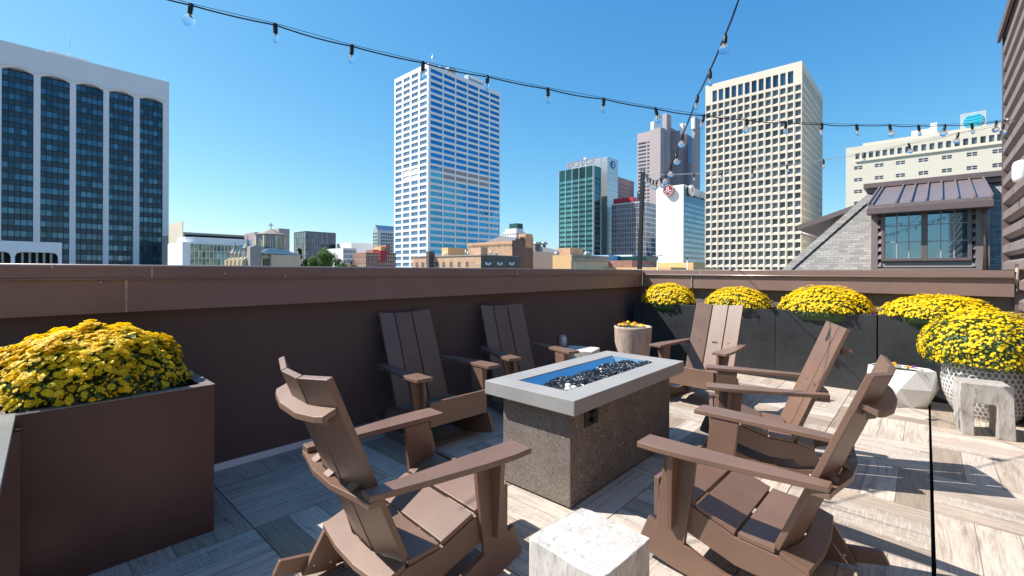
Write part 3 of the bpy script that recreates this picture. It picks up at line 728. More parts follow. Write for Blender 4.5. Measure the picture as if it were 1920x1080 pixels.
# ---- faceted white planter
gc = (6.075, .185)
gp = thing('faceted_planter', (*gc, 0), 'low white faceted planter standing in front of the black planters', 'pot')
def ring(n, rx, ry, z, ph): return [(gc[0]+rx*math.cos(2*PI*(k+ph)/n), gc[1]+ry*math.sin(2*PI*(k+ph)/n), z) for k in range(n)]
n = 7; r0 = ring(n, .145, .20, 0, 0); r1 = ring(n, .215, .292, .19, .5); r2 = ring(n, .185, .268, .365, 0); r3 = ring(n, .168, .248, .365, 0); r4 = ring(n, .165, .245, .31, 0)
vs_ = r0+r1+r2+r3+r4; fs = [tuple(range(n))[::-1]]
for k in range(n):
    k1 = (k+1) % n
    fs += [(k, k1, n+k), (k1, n+k1, n+k), (n+k, n+k1, 2*n+k1), (n+k, 2*n+k1, 2*n+k), (2*n+k, 2*n+k1, 3*n+k1, 3*n+k), (3*n+k, 3*n+k1, 4*n+k1, 4*n+k)]
MB().add(vs_, fs).build('shell', M['whitepot'], gp)
MB().add([(x, y, .335) for x, y, z in r4], [tuple(range(n))]).build('soil', M['soil'], gp)
pansy('pansy', (6.05, .20, .34), 'small yellow and purple pansies growing in the low white faceted planter', 5, .018, ('petal', 'purple', 'petal2'), 8, (.10, .19))

# ---- arched stool
sg = thing('arched_stool', (5.42, -.36, 0), 'small weathered wood stool with arched opening in front of the patterned pot', 'stool')
ang = math.atan2(-.33, .02)
u = Vector((.04, -.325, 0)).normalized(); v_ = Vector((-u.y, u.x, 0)); v_ = v_ if v_.x > 0 else -v_
o_ = Vector((5.272, -.20, 0))
arch = [(0, .44), (.0, .40), (-.008, .32), (.012, .02), (.018, 0), (.092, 0), (.088, .15), (.090, .262), (.100, .275), (.215, .275), (.228, .262), (.238, .13), (.236, 0), (.345, 0), (.340, .12), (.332, .36), (.330, .425), (.318, .44)]
b = MB(); n = len(arch)
A_ = [o_+u*(.012+a*.93)+Vector((0, 0, z*.97)) for a, z in arch]; B_ = [p+v_*.25+u*(-.006) for p in A_]
b.add(A_+B_, [tuple(range(n)), tuple(range(n, 2*n))[::-1]]+[(i, (i+1) % n, n+(i+1) % n, n+i) for i in range(n)])
b.build('body', M['woodgrey'], sg, .006, 3)
# ---- stump stools
def stump(c, w_, d_, h, rz, label, seed):
    rg = random.Random(seed); r_ = thing('stump_stool', (*c, 0), label, 'stool', 'white washed stump stools')
    b = MB(); nz = 7; k = 32; vs_ = []; fs = []
    for i in range(nz):
        z = h*i/(nz-1)
        for j in range(k):
            a = 2*PI*j/k; sq = 1/max(abs(math.cos(a)), abs(math.sin(a))); sq = min(sq, 1.37)
            wob = 1+.012*math.sin(a*3+seed)+rg.uniform(-.005, .005)+(.02 if i == 0 else 0)
            x, y = .5*w_*math.cos(a)*sq*wob, .5*d_*math.sin(a)*sq*wob
            vs_.append((c[0]+x*math.cos(rz)-y*math.sin(rz), c[1]+x*math.sin(rz)+y*math.cos(rz), z+(rg.uniform(-.003, .003) if i == nz-1 else 0)))
    for i in range(nz-1):
        for j in range(k): fs.append((i*k+j, i*k+(j+1) % k, (i+1)*k+(j+1) % k, (i+1)*k+j))
    fs += [tuple(range(k))[::-1], tuple(range((nz-1)*k, nz*k))]
    b.add(vs_, fs); b.build('body', M['stumpm'], r_, .003, 2); return r_
stump((1.318, .838), .30, .295, .43, -.06, 'pale weathered stump stool in the foreground between the two nearest chairs', 2)
stump((4.12, 2.74), .34, .34, .50, .3, 'pale stump stool behind the fire pit by the wall outlet', 5)

# ---- clay pot in the corner
kc = (4.93, 2.55)
cp_ = thing('clay_pot', (*kc, 0), 'carved terracotta coloured clay pot with orange pansies near the corner', 'pot')
b = MB(); b.lathe([(.11, 0), (.13, .03), (.15, .16), (.185, .34), (.205, .50), (.213, .66), (.215, .685), (.20, .69), (.193, .66), (.19, .60)], (*kc, 0), 40)
rg = random.Random(4)
b.v = [(x+rg.uniform(-.002, .002), y+rg.uniform(-.002, .002), z) for x, y, z in b.v]; b.build('vessel', M['clay'], cp_)
MB().lathe([(.19, .63), (.001, .64)], (*kc, 0), 24).build('soil', M['soil'], cp_)
pansy('pansy', (*kc, .655), 'orange and pale pansies growing in the carved clay pot', 12, .018, ('petal2', 'petal'), 21, (.15, .15))

# ---- weatherproof outlet on the wall
q = (4.76, 3.465, .44)
ob = thing('outlet_box', q, 'grey weatherproof outlet box mounted low on the dark parapet', 'outlet')
MB().box(q[0]-.055, 3.425, q[2]-.075, q[0]+.05, 3.469, q[2]+.075).build('housing', M['plastic'], ob, .01, 3)
MB().lathe([(.05, -.06), (.05, .03), (.03, .055)], (q[0], 3.420, q[2]), 16, 1, .55).build('cover', M['whitepl'], ob)

# ---- dark table at the left edge
tb = thing('side_table', (-.5, 2.0, 0), 'grey topped dark metal table cut by the left frame edge beside the brown planter', 'table')
MB().prism([(-1.1, 1.1), (-.040, 1.1), (.021, 2.672), (-1.1, 2.672)], .738, .760, 'z').build('table_top', M['tabletop'], tb, .002)
MB().prism([(-1.09, 1.11), (-.048, 1.11), (.010, 2.66), (-1.09, 2.66)], .69, .738, 'z').build('apron', M['black'], tb)
for x, y in ((-.022, 2.60), (-.12, 1.13), (-1.08, 2.60), (-1.08, 1.13)): MB().box(x, y, 0, x+.055, y+.055, .70).build('leg', M['planterL'], tb, .002)

# ================================================================ LIGHT POLE AND STRING LIGHTS
pt, pb = Vector((7.10, 3.50, 3.02)), Vector((7.05, 3.53, 1.35))
pl_ = thing('light_pole', tuple(pb), 'slim dark square pole on the parapet corner that carries the string lights', 'pole')
b = MB(); e = .03; d_ = (pt-pb)
b.hexa([(pb.x-e, pb.y-e, pb.z), (pb.x+e, pb.y-e, pb.z), (pb.x+e, pb.y+e, pb.z), (pb.x-e, pb.y+e, pb.z), (pt.x-e, pt.y-e, pt.z), (pt.x+e, pt.y-e, pt.z), (pt.x+e, pt.y+e, pt.z), (pt.x-e, pt.y+e, pt.z)])
b.build('post', M['black'], pl_, .003)
MB().box(pb.x-.07, pb.y-.07, 1.350, pb.x+.07, pb.y+.07, 1.358).build('base_plate', M['black'], pl_)
b = MB(); b.tube([(pt.x-.03, pt.y, pt.z-.03), (pt.x-.06, pt.y-.02, pt.z-.03), (pt.x-.06, pt.y-.02, pt.z-.05)], .004, 6); b.build('hook', M['bolt'], pl_)

def string_light(label, wire, bulbs, kinds, r, group='string light runs above the terrace', wiremat='blkrub', wr=.0042, lean=None):
    """wire: world points; bulbs: indexes along wire positions; every lamp holder hangs straight down"""
    root = thing('string_light', tuple(wire[0]), label, 'string light', group)
    fine = []
    for i in range(len(wire)-1):        # slight slack between holders
        for k in range(6):
            t = k/6; p = wire[i].lerp(wire[i+1], t); p.z -= .010*math.sin(PI*t)*(1 if i % 2 else .6); fine.append(p)
    fine.append(wire[-1])
    b = MB(); b.tube(fine, wr, 6); b.build('cable', M[wiremat], root)
    b = MB(); b.tube([p+Vector((0, 0, .010)) for p in wire], .0018, 5); b.build('support_wire', M['bolt' if wiremat != 'blkrub' else 'blkrub'], root)
    for i, (p, k) in enumerate(zip(bulbs, kinds)):
        rg = random.Random(i*7+3); d = Vector((rg.uniform(-.22, .22), rg.uniform(-.22, .22), -1)).normalized()
        b = MB(); b.tube([p+d*-.014, p+d*-.006, p+d*.006, p+d*.012, p+d*.042, p+d*.050], [.005, .009, .0115, .0135, .013, .0115], 10)
        b.box(p.x-.012, p.y-.004, p.z-.006, p.x+.012, p.y+.004, p.z+.010)
        hl = b.build('lamp_holder', M['blkrub'], root); sub(hl, root)
        g = MB()
        if k == 'g': prof = [(.010, .048), (.012, .055), (r*.55, .055+r*.28), (r*.9, .055+r*.65), (r, .055+r), (r*.9, .055+r*1.42), (r*.55, .055+r*1.83), (.002, .055+r*2)]
        else: prof = [(.011, .048), (.0125, .055), (.0150, .066), (.0165, .080), (.015, .094), (.009, .104), (.002, .107)]
        g.tube([p+d*z for _, z in prof], [q for q, _ in prof], 14); g.build('bulb', M['bulbglass'], hl)
        f = MB(); f.tube([p+d*.050, p+d*.066], .0045, 6); f.build('filament', M['filament'], hl)
    return root
def plan_hit(px, py, A, B):   # point above the plan line A-B seen at that column
    r = ray(px, py); dx, dy = B[0]-A[0], B[1]-A[1]
    t = (A[0]*dy-A[1]*dx)/(r.x*dy-r.y*dx); return CC+r*t
A, B = (.674, 3.106), (7.372, -.59)
xs = [358, 516, 660, 793, 914, 1027, 1132, 1229, 1320, 1400, 1473, 1541, 1606, 1668, 1722, 1772, 1822, 1868]
ys = [10, 47, 87, 118, 144, 167, 186, 204, 217, 225, 230, 233, 235, 235, 236, 235, 233, 228]
bp = [plan_hit(x, y, A, B) for x, y in zip(xs, ys)]
first = bp[0]+(bp[0]-bp[1])*1.0+Vector((0, 0, .03)); second = first+(bp[0]-bp[1])+Vector((0, 0, .05))
end = plan_hit(1911, 222, A, B); end.y = -.69
string_light('longest string light run, crossing the sky from upper left down to the brown clad wall', [second, first]+bp+[end], bp,
             ['g', 't', 't', 't', 't', 't', 't', 'g', 't', 'g', 't', 't', 't', 'g', 't', 'g', 't', 'g'], .033)
A, B = (2.77, .81), (7.10, 3.49)
pts = [(1385, 0), (1360, 66), (1331, 133), (1308, 180), (1296, 214), (1280, 252), (1268, 288), (1257, 311), (1248, 326), (1239, 335), (1232, 339), (1225, 339), (1219, 335), (1213, 328)]
wp = [plan_hit(x, y, A, B) for x, y in pts]
back = [Vector((.9, -.35, 4.0)), Vector((1.7, .15, 3.55))]
string_light('string light run coming from overhead and sagging steeply down to the dark pole', [Vector((.35, -.69, 4.3))]+back+wp+[Vector((7.07, 3.48, 2.99))], wp[1:4]+wp[5:],
             ['g', 't', 't', 'g', 'g', 'g', 'g', 'g', 'g', 'g', 'g', 'g'], .033)
A, B = (7.08, 3.45), (7.08, -.69)
pts = [(1214, 327), (1248, 327.5), (1301, 326), (1354, 323), (1411, 318), (1475, 310), (1544, 300), (1620, 288), (1704, 270), (1797, 250), (1880, 233)]
wp = [plan_hit(x, y, A, B) for x, y in pts]; e2 = plan_hit(1905, 225, A, B); e2.y = -.69
string_light('string light run hanging low above the right parapet between pole and clad wall', [Vector((7.07, 3.47, 2.99))]+wp+[e2], wp[1:],
             ['t', 't', 't', 't', 't', 't', 't', 'g', 'g', 'g'], .03, wiremat='lampgrey', wr=.003)
hk = thing('wall_hook', tuple(end), 'pale hook with loops of wire fixed on the clad wall where two string lights meet', 'hook')
b = MB(); b.tube([end+Vector((.05*math.cos(t), 0, .035*math.sin(t)-.01)) for t in [k*.7 for k in range(9)]], .006, 6); b.tube([end, end+Vector((.12, .01, .05))], .009, 6); b.build('loop', M['lampgrey'], hk)

# ================================================================ NEIGHBOUR HOUSE WITH DORMER
XD = 12.6
ho = thing('mansard_house', (XD, 0, 0), 'neighbouring house with grey shingled mansard roof, brown dormer and brown metal cornice', 'house')
def X_(px, py, x): q = onX(px, py, x); return (q.x, q.y, q.z)
XT = 14.6
bl = onX(1425, 508, XD+.1); blz = .4
tl_ = onX(1632, 362, XT); tr_ = onX(1960, 330, XT)
p_bl = (XD+.1, onX(1432, 510, XD+.1).y, .95); p_tl = (XT, tl_.y, tl_.z); p_tr = (XT, -6, tl_.z); p_br = (XD+.1, -6, .95)
b = MB(); b.add([p_bl, p_br, p_tr, p_tl], [(0, 1, 2, 3)]); b.add([(p_bl[0]-.03, p_bl[1], .2), (p_bl[0]-.03, -6, .2), (p_bl[0]-.03, -6, .97), (p_bl[0]-.03, p_bl[1], .97)], [(0, 1, 2, 3)])
sr = b.build('shingle_roof', M['shingle'], ho, recalc=False)
b = MB(); b.add([p_bl, p_tl, (XT+6, p_tl[1], p_tl[2]), (XD+8, p_bl[1], .95)], [(0, 1, 2, 3)])
b.build('hip_side_roof', M['shingle'], ho, recalc=False)
b = MB()
for k in range(26):   # ridge caps up the hip
    a = Vector(p_bl).lerp(Vector(p_tl), k/26); c = Vector(p_bl).lerp(Vector(p_tl), (k+1.15)/26); o = Vector((-.03, 0, .02+.004*(k % 2)))
    s_ = Vector((0, -.20, 0)); b.add([a+o, c+o+Vector((-.01, 0, .012)), c+o+s_+Vector((-.01, 0, .012)), a+o+s_, a+o+Vector((.1, .02, -.02)), c+o+Vector((.1, .02, -.02))], [(0, 3, 2, 1), (0, 1, 5, 4)])
b.build('hip_cap', M['shingle'], ho, recalc=False)
zc = tl_.z
cy = onX(1625, 345, XT-.12)
b = MB(); b.box(XT-.12, -7, zc-.02, XT+5, cy.y, cy.z-.13); b.box(XT-.20, -7, cy.z-.128, XT+5, cy.y+.06, cy.z); b.build('cornice', M['trim'], ho, .01)
MB().box(XD+.4, -8, GZ, XT+5, p_bl[1]-.05, .2).build('wall', M['brownwall'], ho)
# dormer
dm = MB(); XF = XD-.15
yl = onX(1633, 480, XF).y; yr = onX(1856, 480, XF).y
zb_ = onX(1740, 503, XF).z-.05; zt_ = onX(1633, 400, XF).z
wy0 = onX(1815, 430, XF).y; wy1 = onX(1659, 430, XF).y; wz0 = onX(1735, 484, XF).z; wz1 = onX(1659, 394, XF).z
dm.box(XF+.12, yr, zb_, XT, yl, zt_)
for y_a, y_b in ((yl-.115, yl), (yr, yr+.19)): dm.box(XF, y_a, zb_, XF+.12, y_b, zt_)
dm.box(XF, yr+.19, wz1+.06, XF+.12, yl-.115, zt_); dm.box(XF, yr+.19, zb_, XF+.12, yl-.115, zb_+.05)
dm.build('dormer', M['clad'], ho, .004)
b = MB(); z = zb_+.07
while z < wz1+.0:
    for a, c in ((wy1+.056, yl-.116), (yr+.191, wy0-.056)): b.prism([(XF+.12, z), (XF-.01, z+.01), (XF+.02, z+.10), (XF+.12, z+.13)], a, c, 'y')
    z += .165
b.prism([(XF+.12, zb_+.06), (XF+.02, zb_+.07), (XF+.05, zb_+.2), (XF+.12, zb_+.205)], wy0-.09, wy1+.08, 'y')
b.build('lap_siding', M['clad'], ho, .003)
wf = MB(); ww = .055; ym = (wy0+wy1)/2
for a, c in ((wy0-ww, wy0), (wy1, wy1+ww), (ym-.05, ym+.05)): wf.box(XF-.02, a, wz0-ww, XF+.10, c, wz1+ww)
for a, c in ((wy0, ym-.05), (ym+.05, wy1)): wf.box(XF-.02, a, wz0-ww, XF+.10, c, wz0); wf.box(XF-.02, a, wz1, XF+.10, c, wz1+ww)
wfo = wf.build('window', M['trim'], ho, .004); sub(wfo, ho)
for a, c in ((wy0, ym-.05), (ym+.05, wy1)):
    MB().box(XF+.06, a, wz0, XF+.07, c, wz1).build('pane', M['skyglass'], wfo)
    mu = MB()
    for k in (1, 2): y = a+(c-a)*k/3; mu.box(XF+.035, y-.009, wz0, XF+.058, y+.009, wz1); zz = wz0+(wz1-wz0)*k/3; mu.box(XF+.038, a, zz-.008, XF+.056, c, zz+.008)
    mu.build('muntin', M['winmull'], wfo)
b = MB(); e0 = onX(1627, 387, XF-.35); e1 = onX(1861, 366, XF-.35); t0 = onX(1650, 352, XT-.15); t1 = onX(1843, 334.5, XT-.15)
ez = (e0.z+e1.z)/2; tz = (t0.z+t1.z)/2
b.hexa([(XF-.35, e1.y, ez-.05), (XF-.35, e0.y, ez-.05), (XT-.15, t0.y, tz-.05), (XT-.15, t1.y, tz-.05), (XF-.35, e1.y, ez), (XF-.35, e0.y, ez), (XT-.15, t0.y, tz), (XT-.15, t1.y, tz)])
for k in range(9):
    t = k/8; 
    if k == 1: t = .04
    a = Vector((XF-.35, e0.y+(e1.y-e0.y)*t, ez)); c = Vector((XT-.15, t0.y+(t1.y-t0.y)*t, tz)); s_ = Vector((0, .014, 0)); u_ = Vector((0, 0, .045))
    b.hexa([a-s_, c-s_, c+s_, a+s_, a-s_+u_, c-s_+u_, c+s_+u_, a+s_+u_])
b.build('dormer_roof', M['seam'], ho)
MB().box(XF-.36, e1.y-.02, ez-.19, XF-.02, e0.y+.02, ez-.052).build('gutter', M['trim'], ho, .01)
b = MB(); yy = yr+.06; b.tube([(XF-.1, yy-.0, ez-.15), (XF-.08, yy, ez-.4), (XF-.08, yy, zb_)], .045, 8); b.build('downpipe', M['trim'], ho)
# lower eave behind the hip
b = MB(); a = onX(1493, 423, 17.5); c = onX(1600, 385, 17.5)
b.prism([(a.y, a.z), (c.y, c.z), (c.y, c.z-.15), (a.y-.05, a.z-.15)], 17.5, 24, 'x')
b.prism([(a.y-.9, a.z-.2), (c.y, c.z-.3), (c.y, -1), (a.y-.9, -1)], 17.8, 23, 'x')
b.tube([(17.45, a.y-.15, a.z-.25), (17.6, a.y-.75, a.z-.5), (17.6, a.y-.8, a.z-.8), (17.6, a.y-.8, -1)], .06, 6)
b.build('rear_eave', M['trim'], ho)

# ================================================================ CITY
def tower(name, fr, label, mt, cat='building', top=None, base=GZ, L=None, Rr=None, group=None, loc=None):
    """fr = (x0,y0,x1,y1,zt). L / Rr: dicts for the faces x=x0 and y=y0: A (intervals), Z (intervals), dep, glass, slope, skip"""
    x0, y0, x1, y1, zt = fr
    root = thing(name, (x0, y0, base), label, cat, group)
    b = MB(); dl = L['dep'] if L else 0; dr = Rr['dep'] if Rr else 0
    b.box(x0+dl, y0+dr, base, x1, y1, zt-.01)
    if L: facade(b, 'x', x0, y0, y1, base, zt, L['A'], L['Z'], L['dep'], L.get('slope', 0))
    if Rr: facade(b, 'y', y0, x0+dl, x1, base, zt, Rr['A'], Rr['Z'], Rr['dep'], Rr.get('slope', 0))
    b.build('wall', mt, root, recalc=False)
    for fc, ax, c in ((L, 'x', x0), (Rr, 'y', y0)):
        if not fc or not fc.get('glass'): continue
        sk = fc.get('skip', lambda i, j: False); rc = []; special = []
        for i, (a, e) in enumerate(fc['A']):
            for j, (p, q) in enumerate(fc['Z']):
                if q < -1: continue
                (special if sk(i, j) else rc).append((ax, c+fc['dep']*fc.get('set', .75)-.12, a, e, p, q))
        panes(root, rc, fc['glass'], fc.get('name', 'window'), fc.get('cap', 100))
        if special:
            b = MB()
            for r in special: b.box(*( (r[1]-.1, r[2], r[4], r[1]+.4, r[3], r[5]) if ax == 'x' else (r[2], r[1]-.1, r[4], r[3], r[1]+.4, r[5]) ))
            b.build('blank_panel', fc['spmat'], root, recalc=False)
    return root

# ---- 1 big pale building with arched bays (left)
Y1 = 229.7; xs_ = lambda px: onY(px, 508, Y1).x
zr = 78.1; zs, zcr = 68.9, 70.0
xl, xr_ = xs_(-110), xs_(316)
bays = [(xs_(-62), xs_(-6)), (xs_(2), xs_(62)), (xs_(75), xs_(130)), (xs_(141.5), xs_(193)), (xs_(203.5), xs_(250)), (xs_(261), xs_(305))]
r1_ = thing('arched_office_tower', (xr_, Y1, GZ), 'huge pale office building with tall arched bays of dark windows at the left', 'building')
b = MB(); b.box(xl, Y1+2.0, GZ, xr_, Y1+45, zr)
for s, e in gaps(xl, xr_, bays): b.box(s, Y1, GZ, e, Y1+2.0, zs-.6)
poly = [(xl, zs-.6), (xl, zr), (xr_, zr), (xr_, zs-.6)]
for s, e in reversed(bays):
    poly.append((e, zs-.6)); 
    for k in range(0, 13):
        t = 1-k/12; poly.append((s+(e-s)*t, zs+(zcr-zs)*(1-(2*t-1)**2)))
    poly.append((s, zs-.6))
b.prism(poly, Y1, Y1+2.0, 'y'); b.build('wall', M['white1'], r1_)
# thin projecting frame round each bay
b = MB()
for s, e in bays:
    for k in range(12):
        f = lambda t: zs+.6+(zcr-zs)*(1-(2*t-1)**2)
        t0, t1 = k/12, (k+1)/12; xa, xb = s-.8+(e-s+1.6)*t0, s-.8+(e-s+1.6)*t1
        b.hexa([(xa, Y1-.35, f(t0)), (xb, Y1-.35, f(t1)), (xb, Y1-.004, f(t1)), (xa, Y1-.004, f(t0)), (xa, Y1-.35, f(t0)+.35), (xb, Y1-.35, f(t1)+.35), (xb, Y1-.004, f(t1)+.35), (xa, Y1-.004, f(t0)+.35)])
b.build('bay_moulding', M['white1'], r1_)
rc = []; sp2 = MB()
for s, e in bays:
    sp2.box(s, Y1+1.70, GZ, e, Y1+1.95, zcr-.3); cw_ = (e-s)/5
    for i in range(5):
        j = 0; z = zs+.3
        while z > -2:
            rc.append(('y', Y1+1.58, s+cw_*(i+.07), s+cw_*(i+.93), z-2.0, z-.12)); z -= 3.9; j += 1
sp2.build('spandrel', M['span1'], r1_)
panes(r1_, rc, M['glass1'])
b = MB()
for s, e in bays:
    for i in range(6): x = s+(e-s)*i/5; b.box(x-.09, Y1+1.45, GZ, x+.09, Y1+1.69, zs+.1)
for s, e in bays:
    z = zs+.3
    while z > -2: b.box(s, Y1+1.47, z-2.12, e, Y1+1.56, z-2.0); b.box(s, Y1+1.47, z-.12, e, Y1+1.56, z-.0); z -= 3.9
b.build('mullion', M['mull1'], r1_)
b = MB(); b.box(xs_(88), Y1+3, zr, xs_(168), Y1+9, zr+1.6); b.tube([(xs_(130), Y1+4, zr), (xs_(130), Y1+4, zr+9)], .12, 5); b.tube([(xs_(198), Y1+1, zr), (xs_(198), Y1+1, zr+2)], .15, 5)
for px in (310, 308, 290): b.tube([(xs_(px), Y1+.5, zr), (xs_(px), Y1+.5, zr+1.2)], .12, 5)
b.each('roof_equipment', M['white1'], r1_)

# ---- 2 white parking deck with rounded openings
Yp = 60*(.672+.986*.741); f_ = lambda px: onY(px, 508, Yp).x; zp = at(116, 455, onY(116, 455, Yp).dot(F0)-0).z
q1 = onY(116, 455, Yp); zp = q1.z; zo1 = onY(60, 473, Yp).z; zo0 = onY(60, 496, Yp).z
pd = thing('parking_deck', (q1.x, Yp, GZ), 'low white parking deck with rounded dark openings below the arched building', 'parking garage')
xo = [(f_(-60), f_(20)), (f_(28), f_(109))]
b = MB(); b.box(f_(-80), Yp+.8, GZ, q1.x, Yp+20, zp-.02); b.box(f_(-80), Yp, zo1, q1.x, Yp+.8, zp); b.box(f_(-80), Yp, GZ, q1.x, Yp+.8, zo0-2)
for s, e in gaps(f_(-80), q1.x, xo): b.box(s, Yp, zo0-2, e, Yp+.8, zo1)
for s, e in xo:
    for sx, dx in ((s, 1), (e, -1)): b.prism([(sx, zo1), (sx+dx*.55, zo1), (sx+dx*.16, zo1-.16), (sx, zo1-.55)], Yp+.01, Yp+.79, 'y')
b.build('wall', M['white2'], pd)
MB().box(f_(-60), Yp+.75, zo0-2, f_(109), Yp+.79, zo1).build('dark_interior', M['void'], pd)
b = MB()
for s, e in xo:
    n_ = int((e-s)/.62)
    for k in range(1, n_): x = s+(e-s)*k/n_; b.box(x-.11, Yp+.3, zo0-2, x+.11, Yp+.6, zo1)
b.build('fin', M['greystone'], pd)

# ---- 3 tan block beside it
tower('concrete_tower', frame(342, 316, 343.5, 414.5, 120), 'plain tan concrete block just right of the arched office building', M['tan'])
# ---- 4 grey parking structure behind glass building
ya = at(343, 435, 150); x1_ = onY(525, 447, ya.y).x
zf = lambda py, px=350: onY(px, py, ya.y).z
tower('parking_structure', (ya.x, ya.y, x1_, ya.y+30, ya.z), 'grey parking structure with dark open levels behind the glass fronted building', M['greystone'], 'parking garage',
      Rr=dict(A=[(ya.x+.6, ya.x+(x1_-ya.x)*.99)], Z=[(zf(444), zf(439.5)), (zf(453), zf(448)), (zf(462), zf(457))], dep=3, glass=M['void'], name='opening', set=.9))
# ---- 5 glass building with curved white band
Yg = at(356, 457, 110).y; g_ = lambda px: onY(px, 508, Yg).x; zg = onY(400, 457.5, Yg).z; zg2 = onY(356, 443.5, Yg).z
gb = thing('glass_office', (g_(342), Yg, GZ), 'low office with glass front and curved white roof band left of the church', 'building')
b = MB(); b.box(g_(342), Yg+.5, GZ, g_(485), Yg+15, zg-.1); b.box(g_(342), Yg, GZ, g_(356), Yg+.5, zg-.1); b.box(g_(342), Yg-.1, zg-.1, g_(485), Yg+15, zg+.25); b.build('wall', M['white2'], gb)
pts_ = []
for k in range(9): t = PI/2*k/8; pts_.append((g_(362)-3*math.sin(t)*.9, Yg+3.4-3*math.cos(t)))
b = MB(); poly = [(g_(356)+1.9-2.6*math.sin(PI/2*k/8), Yg+.3+2.6-2.6*math.cos(PI/2*k/8)) for k in range(9)]
poly = poly[::1]+[(poly[-1][0], Yg+9), (g_(473), Yg+9), (g_(473), Yg+.3)]
b.prism(poly, zg+.25, zg2, 'z'); b.build('roof_band', M['white2'], gb)
n_ = 19; rc = [('y', Yg+.3, g_(357)+(g_(485)-g_(357))*i/n_+.08, g_(357)+(g_(485)-g_(357))*(i+1)/n_-.08, zg-.1-1.75*(j+1)+.12, zg-.1-1.75*j-.12) for i in range(n_) for j in range(4)]
panes(gb, rc, M['tintglass'])
b = MB(); b.box(g_(356), Yg+.42, GZ, g_(485), Yg+.49, zg-.1)
for i in range(n_+1): x = g_(357)+(g_(485)-g_(357))*i/n_; b.box(x-.07, Yg+.1, GZ, x+.07, Yg+.30, zg-.1)
b.build('mullion', M['silver'], gb)
text('A', 1.25, M['signblue'], 'sign', gb, (g_(355)-.62, Yg+2.9, zg+.45), (.6, -.8, 0), .03)

# ---- 6 church
cz = lambda px, py, d: at(px, py, d).z
dC = 88; c0 = at(467, 479, dC); x0, y0 = c0.x, c0.y
ch = thing('church', (x0, y0, GZ), 'stone church with crossing tower and cross, rows of buttresses and a dark blue roof', 'church')
yL = onX(433, 479, x0).y; zn = c0.z
xA = onY(505, 479, y0).x; xE = onY(560, 479, y0).x; zE = at(530, 476.8, onY(530, 477, y0).dot(F0)).z
b = MB(); b.box(x0, y0+.5, GZ, xE, yL, zn-.3)
b.box(xA, y0-1.0, GZ, xE, y0+.5, onY(530, 478, y0-1).z); b.build('wall', M['lime'], ch)
b = MB()
for k in range(5):   # buttresses on the sunny side
    y = yL-(yL-y0)*(k+.08)/4.4; b.box(x0-1.1, y-.28, GZ, x0, y+.28, zn-.9); b.prism([(x0-1.1, zn-.9), (x0, zn-.2), (x0, zn-.9)], y-.28, y+.28, 'y')
    b.lathe([(.34, 0), (.34, .9), (.20, 1.0), (.02, 1.7)], (x0+.1, y, zn-.3), 6, smooth=False)
for k in range(5):
    x = x0+2.2+(xA-x0-2.2)*(k+.2)/4.6; b.box(x-.28, y0-.6, GZ, x+.28, y0+.5, zn-.6); b.lathe([(.32, 0), (.32, .7), (.2, .8), (.02, 1.4)], (x, y0, zn-.6), 6, smooth=False)
b.build('buttress', M['lime'], ch)
b = MB(); b.box(x0-.2, y0-1.2, GZ, x0+1.8, y0+.49, onY(472, 463, y0-1.2).z); b.prism([(x0-.2, onY(472, 463, y0-1.2).z), (x0+.8, onY(472, 459, y0-1.2).z), (x0+1.8, onY(472, 463, y0-1.2).z)], y0-1.2, y0+.4, 'y'); b.build('stair_turret', M['greystone'], ch)
b = MB()
for (px, pyt, yy, hh) in ((438, 455, yL-.4, 0), (462, 444, y0+3.5, 0)):
    q = onX(px, pyt, x0+.1); b.lathe([(.75, zn-.3), (.75, q.z-2.4), (.95, q.z-2.2), (.45, q.z-1.5), (.18, q.z-.6), (.14, q.z-.45)], (x0+.3, q.y, 0), 8, smooth=False)
    b.box(x0+.24, q.y-.07, q.z-.6, x0+.38, q.y+.07, q.z+.3); b.box(x0+.24, q.y-.28, q.z-.18, x0+.38, q.y+.28, q.z-.02)
b.each('pinnacle', M['greystone'], ch)
b = MB(); ym_ = (y0+.5+yL)/2; b.prism([(y0+.5, zn-.3), (ym_, zn+2.2), (yL, zn-.3)], x0+.05, xA+4, 'x'); 
zk = onY(530, 477, y0-1).z; zt2 = onY(524, 465.5, y0+3).z
b.add([(xA-2, y0-1, zk), (xE, y0-1, zk), (xE, y0+9, zk), (xA-2, y0+9, zk), (xA+1.2, y0+3, zt2), (xE-2.6, y0+3, zt2)], [(0, 1, 5, 4), (1, 2, 5), (2, 3, 4, 5), (3, 0, 4)])
b.build('roof', M['churchroof'], ch)
dT = 98; tc = at(508, 441, dT); wd = 4.6/2*.98; rt = tc+Vector((0, 0, 0))
b = MB(); b.lathe([(wd*1.24, -30), (wd*1.24, 0)], (tc.x, tc.y, tc.z), 8, smooth=False); b.build('crossing_tower', M['greystone'], ch)
b = MB()
for k in range(8):
    a = 2*PI*k/8; x, y = tc.x+math.cos(a)*wd*1.26, tc.y+math.sin(a)*wd*1.26; b.box(x-.22, y-.22, tc.z-6, x+.22, y+.22, tc.z-.2)
b.build('corner_pier', M['lime'], ch)
b = MB(); b.lathe([(wd*1.36, 0), (wd*1.36, .12), (.05, 1.35)], (tc.x, tc.y, tc.z), 8, smooth=False); b.build('tower_roof', M['churchroof2'], ch)
b = MB(); tz_ = tc.z+1.3; b.box(tc.x-.06, tc.y-.06, tz_, tc.x+.06, tc.y+.06, tz_+1.35)
